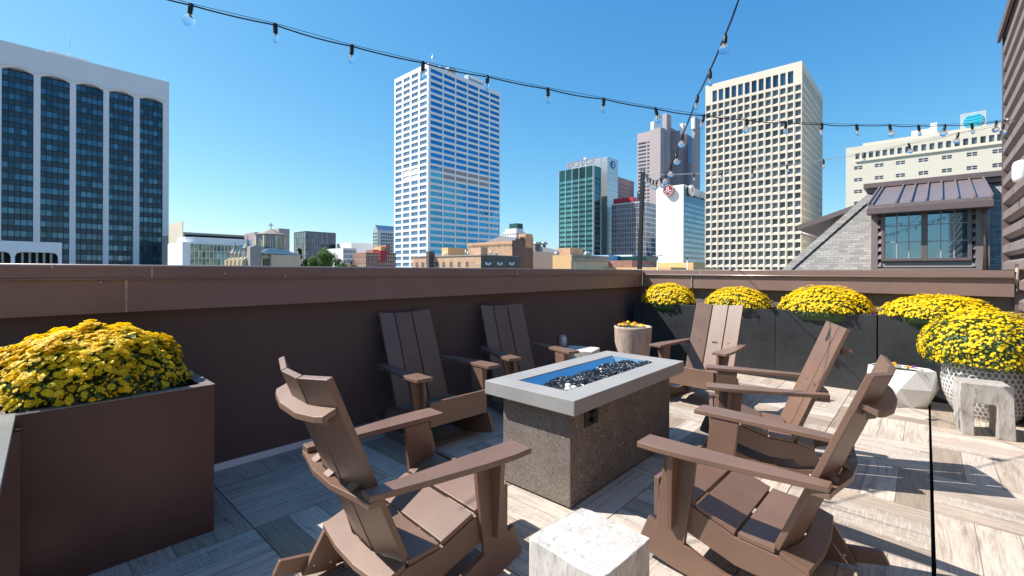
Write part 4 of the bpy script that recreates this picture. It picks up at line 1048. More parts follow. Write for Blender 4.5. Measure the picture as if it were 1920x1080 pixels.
u_ = R0*.5; b.add([tc+Vector((0, 0, 1.3+.85))+u_*s-F0*.05*t+Vector((0, 0, .07*v)) for s in (-1, 1) for t in (-1, 1) for v in (-1, 1)], [(0, 1, 3, 2), (4, 6, 7, 5), (0, 4, 5, 1), (2, 3, 7, 6), (0, 2, 6, 4), (1, 5, 7, 3)]); b.build('cross', M['black'], ch)
b = MB()
for k in range(8):
    a = 2*PI*(k+.5)/8; 
    for s in (-.45, .0, .45):
        x, y = tc.x+math.cos(a)*wd*1.165-math.sin(a)*s, tc.y+math.sin(a)*wd*1.165+math.cos(a)*s; b.box(x-.1, y-.1, tc.z-3.2, x+.1, y+.1, tc.z-.9 if s == 0 else tc.z-1.3)
b.each('lancet_window', M['lime'], ch)
ya = at(523, 428, 150); tower('concrete_tower', (ya.x, ya.y, onY(543, 430, ya.y).x, ya.y+10, ya.z), 'plain mauve grey concrete shaft right behind the church tower', M['mauve'])
ya = at(478, 435, 152); tower('concrete_tower', (ya.x, ya.y, onY(497, 435, ya.y).x, ya.y+10, ya.z), 'low grey concrete block behind the left side of the church tower roof', M['mauve'])

# ---- 7 black glass block
fr = frame(573, 551, 629.5, 433, 300)
H7 = fr[4]; pit = 3.9
tower('black_glass_building', fr, 'dark mirrored glass cube building behind the green trees', M['span1'],
      L=dict(A=[(fr[1]+.2+i*(fr[3]-fr[1]-.4)/6, fr[1]+.1+(i+1)*(fr[3]-fr[1]-.4)/6) for i in range(6)], Z=rows(H7-.6, pit, .92, 7), dep=.3, glass=M['blackglass'], set=.9, name='glass_panel'),
      Rr=dict(A=[(fr[0]+.4+i*(fr[2]-fr[0]-.6)/12, fr[0]+.3+(i+1)*(fr[2]-fr[0]-.6)/12) for i in range(12)], Z=rows(H7-.6, pit, .92, 7), dep=.3, glass=M['blackglass2'], set=.9, name='glass_panel'))
# ---- 8 white grid building, penthouses
fr = frame(643.5, None, 668, 465, 240)
tower('grid_office', (fr[0], fr[1], fr[2], fr[3], fr[4]), 'pale grey office with a small checkered window grid left of the red brick building', M['white1'],
      Rr=dict(A=cells(fr[0], fr[2], 7, .6), Z=rows(fr[4]-1, 2.6, .6, 5), dep=.5, glass=M['glass6']))
ya = at(659, 455, 300); tower('flat_roofed_block', (ya.x, ya.y, onY(699, 459, ya.y).x, ya.y+20, ya.z), 'long pale flat block between the checkered office and the gabled tower', M['white1'])
# ---- 9 red brick building
fr = frame(686, 662.5, 711, 473.5, 160)
rb = tower('brick_building', fr, 'red brick building with white framed windows and a stepped roofline', M['brickr'],
      L=dict(A=cells(fr[1], fr[3], 6, .4), Z=rows(fr[4]-1.6, 2.2, .5, 3), dep=.3, glass=M['signwhite']),
      Rr=dict(A=cells(fr[0], fr[2], 2, .12, 1, 1), Z=rows(fr[4]-1.6, 1.3, .6, 4), dep=.3, glass=M['signwhite']))
MB().box(fr[0]-.2, fr[1]-.2, fr[4]-1.0, fr[2], fr[1]-.01, fr[4]-.75).build('cornice', M['lime'], rb)
ya = at(711, 470, 168)
fr = (ya.x, ya.y, onY(742, 470, ya.y).x, ya.y+18, at(725, 474, 172).z)
rb2 = tower('brick_building', fr, 'darker brick wing with square white windows and a red penthouse beside the white tower', M['brickr'],
      Rr=dict(A=cells(fr[0], fr[2], 7, .35), Z=rows(fr[4]-.8, 1.5, .5, 4), dep=.3, glass=M['signwhite']))
for (pa, pb_, pt_, dd, mt) in ((714, 724, 462, 170, 'bricko'), (724, 732, 459, 171, 'brickr'), (700, 712, 468, 169, 'brickr'), (713, 726, 470, 166, 'signred')):
    q = at(pa, pt_, dd); MB().box(q.x, q.y, fr[4]-3, onY(pb_, pt_, q.y).x, q.y+5, q.z).build('penthouse', M[mt], rb2)
# ---- 10 gabled grey tower
fr = frame(708, 699, 742, 431, 520)
gt = tower('gabled_tower', fr, 'distant grey skyscraper with gabled glass top left of the white tower', M['silver'],
      L=dict(A=cells(fr[1], fr[3], 3, .7), Z=rows(fr[4]-3, 3.8, .55, 10), dep=.5, glass=M['glassm']), Rr=dict(A=cells(fr[0], fr[2], 9, .72, 4), Z=rows(fr[4]-3, 3.8, .7, 10), dep=.5, glass=M['navyglass']))
ymid = (fr[1]+fr[3])/2; zz = at(704, 422, 525).z
MB().prism([(fr[1], fr[4]), (ymid, zz), (fr[3], fr[4])], fr[0], fr[2], 'x').build('gable_roof', M['silver'], gt)

# ---- 11 tall white tower with blue windows
fr = frame(803.5, 738.3, 937, 117.5, 257); x0, y0, x1, y1, zt = fr; pit = 3.66
wt = tower('office_tower', fr, 'tall white office tower with rows of bright blue windows in the middle of the skyline', M['white2'],
      L=dict(A=cells(y0, y1, 4, .78, .6, .6), Z=rows(zt-2.6, pit, .60, 33), dep=.7, glass=M['glass2'], skip=lambda i, j: i in (1, 2) and j in (15, 16), spmat=M['panelwhite']),
      Rr=dict(A=cells(x0+.7, x1, 6, .90, .4, .4), Z=rows(zt-2.6, pit, .60, 33), dep=.7, glass=M['glass2b'], skip=lambda i, j: i in (1, 2, 3, 4) and j in (15, 16), spmat=M['panelgrey']))
b = MB()
for s, e in cells(y0, y1, 4, .78, .6, .6):
    for k in range(1, 5): y = s+(e-s)*k/5; b.box(x0+.30, y-.07, 0, x0+.42, y+.07, zt-2.6)
b.build('mullion', M['white2'], wt)
b = MB()
for px, w1 in ((806, 1.2), (815, 3), (826, 2), (842, 4)): q = at(px, 118, 262+w1); b.box(q.x, q.y, zt, q.x+w1*1.4, q.y+3, zt+.9+w1*.3)
qx = onY(876, 140, y0+5).x
for k in range(9): b.box(qx+k*1.5, y0+4, zt, qx+k*1.5+.7, y0+8, zt+5.5)
b.box(qx-1, y0+8, zt, qx+14, y0+12, zt+4); b.each('roof_equipment', M['silver'], wt)
q = at(811, 118, 266); b = MB(); b.tube([(q.x, q.y, zt), (q.x, q.y, zt+9)], .22, 5); b.tube([(q.x, q.y, zt+5.5), (q.x, q.y, zt+7.5)], .5, 6); b.build('antenna', M['silver'], wt)

# ---- 12 small stepped tower
dst = 420
for (pa, pc_, pr, py, mt, nm) in ((943, 968, 985, 434, 'white1', 0), (947, 968, 981, 428, 'white1', 1), (954.5, 970, 980, 418.5, 'tealdark', 2)):
    fr = frame(pc_, pa, pr, py, dst+nm*2)
    if nm == 0:
        st = tower('stepped_tower', fr, 'small distant stepped tower with dark green crown between white tower and glass tower', M['white1'],
             L=dict(A=cells(fr[1], fr[3], 8, .5), Z=rows(fr[4]-1.5, 3.2, .55, 9), dep=.5, glass=M['glass6']), Rr=dict(A=cells(fr[0], fr[2], 6, .5), Z=rows(fr[4]-1.5, 3.2, .55, 9), dep=.5, glass=M['glass6']))
    else: MB().box(fr[0], fr[1], 20, fr[2], fr[3], fr[4]).build('setback' if nm == 1 else 'crown', M[mt], st)

# ---- 13 brick theatre group
fr = frame(901.5, 773, 972, 479, 60)
th = tower('brick_building', fr, 'low tan brick building front, nearest block of the brick group below the white tower', M['brickt'],
      L=dict(A=[(onX(p+2.2, 490, fr[0]).y, onX(p-2.6, 490, fr[0]).y) for p in (876, 861, 846, 832, 819, 806, 793, 782)], Z=[(onX(850, 500, fr[0]).z, onX(850, 491, fr[0]).z)], dep=.12, glass=M['brickg'], name='bricked_window'))
b = MB(); b.box(fr[0]-.1, fr[1]-.1, fr[4], fr[2], fr[1]+.3, fr[4]+.12); b.box(fr[0]-.1, fr[1]+.3, fr[4], fr[0]+.3, fr[3], fr[4]+.12); b.build('coping', M['greystone'], th)
b = MB(); b.box(fr[0]+.13, fr[1]-.06, GZ, fr[2], fr[1]-.003, fr[4]-.02); b.build('side_wall', M['brickg'], th)  # darker brick sheet paints the shade on this face
b = MB()
for p in (914, 936, 958):
    q = onY(p, 496, fr[1]-.1); b.box(q.x-.18, q.y-.25, q.z-.1, q.x+.18, q.y+.03, q.z+.12); b.lathe([(.05, -.2), (.16, 0), (.2, .2)], (q.x-.35, q.y-.1, q.z+.1), 8); b.lathe([(.05, -.2), (.16, 0), (.2, .2)], (q.x+.35, q.y-.1, q.z+.1), 8)
b.build('flood_light', M['white2'], th)
for (pc_, pa, pr, py, dd, mt, lab) in ((901.5, 882, 914, 463.5, 61.5, 'brickt', 'square brick pier rising above the low tan brick building'),
                                 (840, 828, 877, 464, 72, 'bricko', 'yellow rendered wall block behind the low tan brick building'),
                                 (804, 799, 815, 471, 66, 'brickg', 'small dark brick chimney block on the low tan brick roof')):
    f2 = frame(pc_, pa, pr, py, dd); tower('brick_block', f2, lab, M[mt])
b = MB(); rg = random.Random(9)
for k in range(6):
    x = fr[0]+2+rg.random()*6; y = fr[1]+2+k*2.1; h_ = rg.uniform(.3, .8); b.box(x, y, fr[4], x+rg.uniform(.5, 1.3), y+rg.uniform(.5, 1.2), fr[4]+h_)
    b.tube([(x-1, y, fr[4]), (x-1, y, fr[4]+h_+.3)], .1, 6)
b.each('roof_unit', M['lampgrey'], th)
fr = frame(960, 877, 998.5, 451.5, 78)
bt = tower('brick_hall', fr, 'taller orange brick hall with a row of small bricked windows and shaded side gable', M['brickt'],
      L=dict(A=[(onX(p+3, 460, fr[0]).y, onX(p-3, 460, fr[0]).y) for p in (884, 920.5, 929, 942, 952)], Z=[(onX(930, 464, fr[0]).z, onX(930, 459.5, fr[0]).z)], dep=.15, glass=M['lime'], name='bricked_window'))
b = MB(); b.box(fr[0]-.12, fr[1]-.1, fr[4]-.5, fr[0]-.003, fr[3], fr[4]-.25)
for k in range(26): y = fr[1]+(fr[3]-fr[1])*k/26; b.box(fr[0]-.12, y, fr[4]-.75, fr[0]-.003, y+.18, fr[4]-.5)
b.build('cornice', M['brickt'], bt)
z_ = fr[4]; xa, xb = fr[0], fr[2]
b = MB(); b.prism([(xa, GZ), (xa, z_+.1), (xa+.8, z_+.1), (xa+.8, z_+.45), (xa+2, z_+.45), (xa+2, z_+.75), (xb, z_+.95), (xb, GZ)], fr[1]-.12, fr[1]-.003, 'y')
b.build('side_gable', M['brickg'], bt)  # gable end in darker brick, its shade painted into the colour
q = at(985.5, 438, 80); MB().box(q.x, q.y, z_-1, onY(998.5, 438, q.y).x, q.y+1.6, q.z).build('chimney', M['brickt'], bt)
MB().prism([(fr[1]+.5, z_), ((fr[1]+fr[3])/2, z_+1.3), (fr[3]-.5, z_)], xa+3, xb, 'x').build('roof', M['roofgrey'], bt)
fr = (at(998.5, 471, 84).x, at(998.5, 471, 84).y, onY(1045, 471, at(998.5, 471, 84).y).x, at(998.5, 471, 84).y+15, at(998.5, 471, 84).z)
sb = tower('stucco_hall', fr, 'tan stucco side wall with sloping grey metal roof and round roof vents', M['tan'])
q0 = at(998, 458.5, 100); q1 = onY(1066, 474, q0.y)
b = MB(); b.hexa([(q0.x, fr[1]+.3, fr[4]), (q1.x, fr[1]+.3, fr[4]-.6), (q1.x, q0.y+8, fr[4]-.6), (q0.x, q0.y+8, fr[4]), (q0.x, q0.y-.2, q0.z), (q1.x, q0.y-.2, q1.z), (q1.x, q0.y+8, q1.z), (q0.x, q0.y+8, q0.z)])
b.build('roof', M['roofgrey'], sb)
b = MB()
for p in (1006, 1011, 1020.5): q = at(p, 457.5, 99); b.lathe([(.35, -1.2), (.35, 0), (.75, .1), (.75, .45), (.3, .7)], (q.x, q.y, q.z-.2), 10)
b.each('roof_vent', M['lampgrey'], sb)
fr = frame(1071, 1036, 1140, 478, 70)
oc = tower('ochre_building', fr, 'ochre building with ornate cornice and a row of arched panels near the centre', M['bricko'])
b = MB(); zA = lambda py: onY(1071, py, fr[1]).z
b.box(fr[0]-.25, fr[1]-.35, zA(480.5), fr[2]+.2, fr[1]-.003, zA(477.5)); b.box(fr[0], fr[1]-.12, zA(489), fr[2], fr[1]-.003, zA(480.5)); b.build('cornice', M['greystone'], oc)
b = MB()
for k in range(13): x = fr[0]+(fr[2]-fr[0])*(k+.5)/13; b.lathe([(.16, 0), (.12, .06)], (0, 0, 0), 8); 
b = MB()
for k in range(13): x = fr[0]+(fr[2]-fr[0])*(k+.5)/13; b.box(x-.13, fr[1]-.17, zA(487), x+.13, fr[1]-.121, zA(484))
b.build('frieze_block', M['lime'], oc)
b = MB(); n_ = 9; xa = fr[0]+.5; xb = fr[2]-.5
for k in range(n_):
    a = xa+(xb-xa)*k/n_+.09; c = xa+(xb-xa)*(k+1)/n_-.09; m_ = (a+c)/2; w_ = (c-a)/2; zt_a = zA(495)
    b.prism([(a, 0), (c, 0)]+[(m_+w_*math.cos(PI*t/6), zt_a+w_*math.sin(PI*t/6)*.8) for t in range(7)], fr[1]-.03, fr[1]-.003, 'y')
b.build('arched_panel', M['lime'], oc)
q = at(1069, 464.5, 74); MB().box(q.x, q.y, fr[4]-2, onY(1093, 464.5, q.y).x, q.y+2.5, q.z).build('penthouse', M['brickt'], oc)
b = MB()
for p in (1100, 1104, 1044): q = at(p, 476, 73); b.lathe([(.4, -.6), (.45, .1), (.25, .4)], tuple(q), 9)
b.each('roof_vent', M['lampgrey'], oc)

# ---- 14 teal glass bank tower
fr = frame(1113, 1047.5, 1126, 309.7, 330); x0, y0, x1, y1, zt = fr; pit = 3.62; zw = zt-8.2
bk = tower('glass_bank_tower', fr, 'teal glass bank tower with white vertical fins and a silver service shaft', M['tealdark'],
      L=dict(A=[(a, e) for a, e in cells(y0, y1, 5, .84, .3, .3)], Z=rows(zw, pit, .56, 24), dep=.35, glass=M['tealglass']),
      Rr=dict(A=cells(x0+.4, x1, 1, .85), Z=rows(zw, pit, .5, 24), dep=.35, glass=M['navyglass']))
b = MB()
for k in range(6): y = y0+.3+(y1-y0-.6)*k/5; b.box(x0-.4, y-.17, GZ, x0-.003, y+.17, zt+.2)
for x in (x0+.2, x1-.3): b.box(x-.25, y0-.5, GZ, x+.25, y0-.003, zt+.2)
b.build('fin', M['silver2'], bk)
b = MB()
for s, e in cells(y0, y1, 5, .84, .3, .3):
    for k in range(1, 6): y = s+(e-s)*k/6; b.box(x0-.12, y-.09, GZ, x0-.004, y+.09, zt)
b.build('mullion', M['tealdark'], bk)
f2 = frame(1139, 1068, 1158, 293.5, 345)
MB().box(f2[0], f2[1], GZ, f2[2], f2[3], f2[4]).build('service_shaft', M['silver'], bk)
b = MB()
for k in range(26): z = f2[4]-12-k*4.4; b.box(f2[0], f2[1]-.02, z, f2[2], f2[1]-.003, z+.25)
b.box(f2[0]-.03, onX(1127, 300, f2[0]).y-.5, GZ, f2[0]-.003, onX(1127, 300, f2[0]).y+.5, f2[4]); b.build('panel_joint', M['panelgrey'], bk)
yT = onX(1069, 315, x0+2).y; zT = zt+1.2
text('CHASE', 6.6, M['panelgrey'], 'sign_letters', bk, (x0+1, onX(1073, 315, x0+1).y, zt+1.3), (0, -1, 0), .3, bold=.02)
# octagon emblem beside the letters
b = MB(); oy = onX(1068, 318, x0+1).y; oz = zt+3.0; ro, ri = 2.8, 1.1
for k in range(4):
    pts_ = [(oy+r_*math.cos(a), oz+r_*math.sin(a)) for r_, a in ((ro, PI/8+PI/2*k+.02), (ro, PI/8+PI/2*k+PI/4), (ro*.98, PI/8+PI/2*k+PI/2-.10), (ri, PI/8+PI/2*k+PI/2-.2), (ri, PI/8+PI/2*k))]
    b.prism(pts_, x0+.8, x0+1.2, 'x')
b.build('emblem', M['panelgrey'], bk)
q = onY(1149.5, 309, f2[1]-.3); b = MB()
b.prism([(q.x+3.3*math.cos(2*PI*k/28), q.z+2.95*math.sin(2*PI*k/28)) for k in range(28)], f2[1]-.5, f2[1]-.01, 'y'); so_ = b.build('round_sign', M['signblue'], bk)
b = MB(); b.box(q.x-1.1, f2[1]-.62, q.z+.9, q.x+1.0, f2[1]-.502, q.z+1.5); b.box(q.x-.35, f2[1]-.62, q.z-.2, q.x+.35, f2[1]-.502, q.z+.9); b.box(q.x-1.1, f2[1]-.62, q.z-1.5, q.x+1.2, f2[1]-.502, q.z-.9); b.box(q.x-.1, f2[1]-.62, q.z-.9, q.x+.6, f2[1]-.502, q.z-.2)
b.build('sign_mark', M['signwhite'], bk)
q = at(1098.5, 300, 344); b = MB(); b.tube([(q.x, q.y, zt), (q.x, q.y, q.z)], .5, 6); b.box(q.x-1.5, q.y-1, q.z, q.x+1.5, q.y+1, q.z+1.6); b.each('roof_equipment', M['white2'], bk)

# ---- 15 mauve tower behind, dark grid tower with red sign
ya = at(1145, 327, 430); fr = (ya.x, ya.y, onY(1188.7, 341, ya.y).x, ya.y+25, ya.z)
tower('mauve_tower', fr, 'plain mauve tower half hidden right of the teal glass tower', M['mauved'],
      Rr=dict(A=cells(fr[0], fr[2], 16, .35, 1, 1), Z=rows(fr[4]-6, 3.8, .5, 26), dep=.3, glass=M['glassm'], cap=60))
fr = frame(1211, 1146, 1229.5, 376, 320); pit = 3.5
dg = tower('grid_tower', fr, 'dark glass grid tower with white mullions behind the light pole', M['silver2'],
      L=dict(A=cells(fr[1], fr[3], 20, .86), Z=rows(fr[4]-1.0, pit, .92, 16), dep=.3, glass=M['glassm']),
      Rr=dict(A=cells(fr[0]+.3, fr[2], 2, .97), Z=rows(fr[4]-1.0, pit, .9, 16), dep=.3, glass=M['navyglass']))
q = at(1187, 369, 330); zq = fr[4]
b = MB(); b.box(fr[0]+3, onX(1177, 372, fr[0]+3).y, zq, fr[0]+4, onX(1150, 372, fr[0]+3).y, zq+4.2); b.box(fr[0]+3, onX(1187, 372, fr[0]+3).y, zq, fr[0]+9, onX(1177.5, 372, fr[0]+3).y, zq+4.2)
b.build('sign_board', M['signred'], dg)

# ---- 16 tall mauve granite tower cluster
D = 420
def blk(pc_, pa, pr, py, dd, mt, name, root=None, lab=None, **k):
    f3 = frame(pc_, pa, pr, py, dd)
    if root is None: return tower(name, f3, lab, M[mt], **k), f3
    MB().box(f3[0], f3[1], GZ, f3[2], f3[3], f3[4]).build(name, M[mt], root); return f3
f0 = frame(1238.5, 1217, 1250, 235, D)
mr, _f = blk(1238.5, 1217, 1251, 239, D, 'mauve', 'granite_tower', None, 'tall pinkish granite tower cluster with blank shafts and two raised fins')
f1 = frame(1236, 1194, 1240, 249, D+14)
f1 = (f1[0], onX(1219, 300, f1[0]).y, f1[2], f1[3], at(1217, 248, D+24).z)
wl = MB(); wl.box(f1[0]+.5, f1[1], GZ, f1[2], f1[3], f1[4])
A1 = [(f1[1]+.4, f1[1]+(f1[3]-f1[1])*.22), (f1[1]+(f1[3]-f1[1])*.30, f1[3]-1.2)]; Z1 = rows(f1[4]-9.5, 3.55, .55, 33)
facade(wl, 'x', f1[0], f1[1], f1[3], GZ, f1[4], A1, Z1, .5); wl.build('office_wing', M['mauve'], mr, recalc=False)
panes(mr, [('x', f1[0]+.3, a, e, p, q) for a, e in A1 for p, q in Z1 if p > -2], M['glassm'])
blk(1250, 1241, 1257.8, 212, D+6, 'mauve', 'raised_fin', mr)
c3 = at(1257, 238, D+12); f4 = (c3.x, c3.y, onY(1290, 250, c3.y).x, c3.y+20, c3.z)
wl = MB(); wl.box(f4[0], f4[1]+.8, GZ, f4[2], f4[3], f4[4]); A1 = [(onY(1257.5, 300, f4[1]).x, onY(1263.5, 300, f4[1]).x), (onY(1267, 300, f4[1]).x, onY(1275, 300, f4[1]).x)]; Z1 = rows(f4[4]-14, 3.55, .62, 32)
facade(wl, 'y', f4[1], f4[0], f4[2], GZ, f4[4], A1, Z1, .8); wl.build('recessed_bay', M['mauved'], mr, recalc=False)
panes(mr, [('y', f4[1]+.4, a, e, p, q) for a, e in A1 for p, q in Z1 if p > -2], M['navyglass'])
blk(1303.5, 1296, 1312, 218, D+8, 'mauve', 'raised_fin', mr)
c5 = at(1276, 244, D+9); MB().box(c5.x, c5.y, GZ, onY(1300, 250, c5.y).x, c5.y+12, c5.z).build('blank_shaft', M['mauved'], mr)
z1_, z2_ = onY(1292, 256, c5.y).z, onY(1292, 306, c5.y).z; MB().box(onY(1289, 300, c5.y).x, c5.y-.3, z2_, onY(1298.5, 300, c5.y).x, c5.y-.01, z1_).build('glass_slot', M['navyglass'], mr)
b = MB()
for px, py in ((1224, 229), (1229, 228), (1234, 232), (1279, 232), (1284, 233), (1300, 222)): q = at(px, py, D+8); b.box(q.x-1.5, q.y-1.5, q.z-10, q.x+1.5, q.y+1.5, q.z)
b.each('roof_equipment', M['white2'], mr)

# ---- 17 white hotel with round emblem
fr = frame(1281.5, 1230, 1352, 345.5, 290); x0, y0, x1, y1, zt = fr
ht = tower('hotel_tower', fr, 'bright white windowless hotel slab with round burgundy emblem and blue glass side', M['white3'],
      Rr=dict(A=[(x0+.3, x1-.3)], Z=[(GZ+1, zt-.6)], dep=.25, glass=M['hotelspan'], set=.8, name='glass_side'))
rc = [('y', y0-.05, x0+.5+i*(x1-x0-1)/10, x0+.4+(i+1)*(x1-x0-1)/10, zt-11.0-3.3*j-1.7, zt-11.0-3.3*j) for i in range(10) for j in range(13)]
panes(ht, rc, M['hotelglass'], thick=.1)
q = onX(1255, 357.5, x0); rr = 3.5
b = MB(); b.prism([(q.y+rr*math.cos(2*PI*k/36), q.z+rr*math.sin(2*PI*k/36)) for k in range(36)], x0-2.0, x0-.6, 'x'); b.tube([(x0-.7, q.y, q.z), (x0, q.y, q.z)], .8, 8); em = b.build('round_emblem', M['burgundy'], ht); sub(em, ht)
b = MB(); b.tube([(x0-2.05, q.y+(rr-.15)*math.cos(t*PI/24), q.z+(rr-.15)*math.sin(t*PI/24)) for t in range(49)], .14, 6, cap=False)
for s in (-1, 1): b.tube([(x0-2.05, q.y+s*(1.5+1.0*math.cos(t)), q.z-1.1+.8*math.sin(t)) for t in [k*.55 for k in range(11)]], .16, 6)
b.tube([(x0-2.05, q.y+1.6, q.z-2.6), (x0-2.05, q.y, q.z-.6), (x0-2.05, q.y-1.6, q.z-2.6)], .16, 6); b.build('emblem_ring', M['signwhite'], em)
text('R', 4.0, M['signwhite'], 'emblem_letter', em, (x0-2.02, q.y+1.35, q.z-.5), (0, -1, 0), .08)
q = onY(1295.5, 357.5, y0-.5); rr = 4.2
b = MB(); b.prism([(q.x+rr*math.cos(2*PI*k/30), q.z+3.6*math.sin(2*PI*k/30)) for k in range(30)], y0-1.6, y0-.4, 'y'); em2 = b.build('round_emblem', M['signwhite'], ht); sub(em2, ht)
text('R', 3.9, M['burgundy'], 'emblem_letter', em2, (q.x-1.3, y0-1.65, q.z-1.2), (1, 0, 0), .06)
text('RENAISSANCE', 6.3, M['signwhite'], 'sign_letters', ht, (onY(1301, 360, y0).x, y0-.8, onY(1301, 368, y0).z), (1, 0, 0), .3, bold=.03)

# ---- 18 cream precast grid tower
fr = frame(1504, 1321.5, 1541.5, 113.5, 205); x0, y0, x1, y1, zt = fr; pit = 3.74; nA = 14
colA = cells(y0, y1, nA, .73); top0 = at(1504, 155, 205).z; rowz = rows(at(1504, 157, 205).z, pit, .62, 32)
gtw = thing('precast_grid_tower', (x0, y0, GZ), 'cream precast concrete tower with a deep square window grid and tall slots at the top', 'building')
b = MB(); dep = 1.0
b.box(x0+dep, y0+.9, GZ, x1, y1, zt-.02)
zc2 = at(1504, 128, 205).z
facade(b, 'x', x0, y0, y1, GZ, top0, colA, rowz, dep, .6)
facade(b, 'x', x0+.004, y0, y1, top0, zt, colA[1:-1], [(top0+.8, zc2)], dep)
b.build('wall', M['cream'], gtw, recalc=False)
b = MB(); colB = cells(x0+dep, x1, 20, .62, .3, .3)
facade(b, 'y', y0, x0+dep, x1, GZ, top0, colB, rowz, .9, .5); facade(b, 'y', y0, x0+dep, x1, top0, zt, colB, [(top0+.8, zc2)], .9)
b.build('side_wall', M['cream'], gtw, recalc=False)
b = MB()
for s, e in gaps(y0, y1, colA): m_ = (s+e)/2; b.box(x0-.12, m_-.14, GZ, x0-.003, m_+.14, top0)
b.build('pier_rib', M['cream'], gtw)
panes(gtw, [('x', x0+dep-.25, a, e, p, q) for a, e in colA for p, q in rowz if p > -2], M['glass6'])
panes(gtw, [('x', x0+dep-.25, a, e, top0+.8, zc2) for a, e in colA[1:-1]], M['glass1'], name='tall_window')
panes(gtw, [('y', y0+.25, a, e, p, q) for a, e in colB for p, q in rowz+[(top0+.8, zc2)] if p > -2], M['sidewin'], name='side_window', cap=60)
q = at(1491, 110, 212); b = MB(); b.lathe([(.2, 0), (.2, .8), (.7, 1.4), (.1, 1.6)], (q.x, q.y, zt), 8); b.build('roof_dish', M['silver'], gtw)

# ---- 19 white building with globe sign (right)
qa = onX(1586, 278, at(1586, 278, 175).x); x0 = qa.x; yl_ = qa.y; zt = qa.z; yr_ = -60
wb = thing('long_white_building', (x0, 0, GZ), 'long cream building with a row of square windows and round sign on its roof', 'building')
zz_ = lambda px, py: onX(px, py, x0).z
yy_ = lambda px: onX(px, 400, x0).y
W1 = []
o_ = 5.053; cols1 = [340, 404, 468, 532, 600, 668, 740, 815, 890, 968, 1045, 1125, 1203, 1285, 1365, 1447, 1530, 1612, 1690]
ys1 = [yy_(1540+c/o_) for c in cols1]; dy1 = abs(ys1[1]-ys1[0])*.62
A1 = sorted([(y-dy1/2, y+dy1/2) for y in ys1]); Z1 = [(zz_(1607, 298.5), zz_(1607, 287.5))]
cols2 = [1609, 1648, 1688, 1731, 1775, 1822, 1871]
A2 = sorted([(yy_(c)-1.25, yy_(c)+1.25) for c in cols2]); Z2 = [(zz_(1609, py+3.2), zz_(1609, py-3.2)) for py in (314.5, 337, 359, 381, 403)]
b = MB(); b.box(x0+.8, yr_, GZ, x0+40, yl_, zt-.02)
zm = zz_(1607, 306)
facade(b, 'x', x0, yr_, yl_, zm, zt, A1, Z1, .8); facade(b, 'x', x0, yr_, yl_, GZ, zm, A2, Z2, .8)
b.box(x0-.5, yr_, zz_(1604, 303.5)-.15, x0-.003, yy_(1603), zz_(1604, 303.5)+.25)
b.build('wall', M['cream2'], wb, recalc=False)
panes(wb, [('x', x0+.45, a, e, *Z1[0]) for a, e in A1], M['glass6'], name='large_window'); panes(wb, [('x', x0+.3, a, e, p, q) for a, e in A2 for p, q in Z2], M['glassm'])
b = MB()
for a, e in A2:
    for p, q in Z2: m_ = (a+e)/2; b.box(x0+.1, m_-.07, p, x0+.28, m_+.07, q); b.box(x0+.1, a, (p+q)/2-.05, x0+.28, m_-.07, (p+q)/2+.05); b.box(x0+.1, m_+.07, (p+q)/2-.05, x0+.28, e, (p+q)/2+.05)
b.each('window_bar', M['white1'], wb)
b = MB(); b.box(x0+.5, yr_, zt-.02, x0+35, yy_(1617), onX(1617, 269, x0+.5).z)
b.build('upper_parapet', M['cream2'], wb)
zp2 = onX(1617, 269, x0+.5).z
b = MB(); b.box(x0+4, onX(1757, 240, x0+4).y, zp2, x0+14, onX(1709, 240, x0+4).y, onX(1709, 246, x0+4).z); b.box(x0+5, onX(1757, 240, x0+5).y, zp2, x0+14, onX(1744, 240, x0+5).y, onX(1750, 230.5, x0+5).z); b.build('roof_penthouse', M['white1'], wb)
sb0 = onX(1801, 245, x0+3); sb1 = onX(1849, 207, x0+3)
zl = onX(1801, 214, x0+3).z; zbm = onX(1825, 243, x0+3).z-3
b = MB(); b.box(x0+3, sb1.y, zp2-1, x0+5, sb0.y, zl); b.build('sign_panel', M['silver2'], wb)
gy, gz, gr = (sb0.y+sb1.y)/2, onX(1825, 226.5, x0+3).z, abs(sb0.y-sb1.y)*.405
# globe built as curved blue bands separated by panel-coloured gaps
gl = MB()
def globe_band(u0, u1, v):  # v = list of (y offset, z) pairs
    pass
N = 24; edges_ = [-1.0, -.74, -.45, -.12, .24, .60, .93]
for k in range(6):
    lo, hi = edges_[k]+.055, edges_[k+1]-.055
    top_, bot = [], []
    for i in range(N+1):
        a = PI*i/N; u_ = math.cos(a)
        tilt = -.18*u_
        def zc_(l):
            w_ = math.sqrt(max(0, 1-l*l)); return l, w_
        def cp(l):
            l2, w_ = zc_(l); y_ = u_*w_; z__ = l2-.16*(1-u_*u_)*(w_)*(1 if l > -.3 else .7)+.10*y_
            return (gy-y_*gr*1.0, gz+z__*gr*.98)
        top_.append(cp(min(hi, .985))); bot.append(cp(max(lo, -.985)))
    gl.prism(top_+bot[::-1], x0+2.7, x0+2.98, 'x')
gl.build('globe_emblem', M['signcyan'], wb)

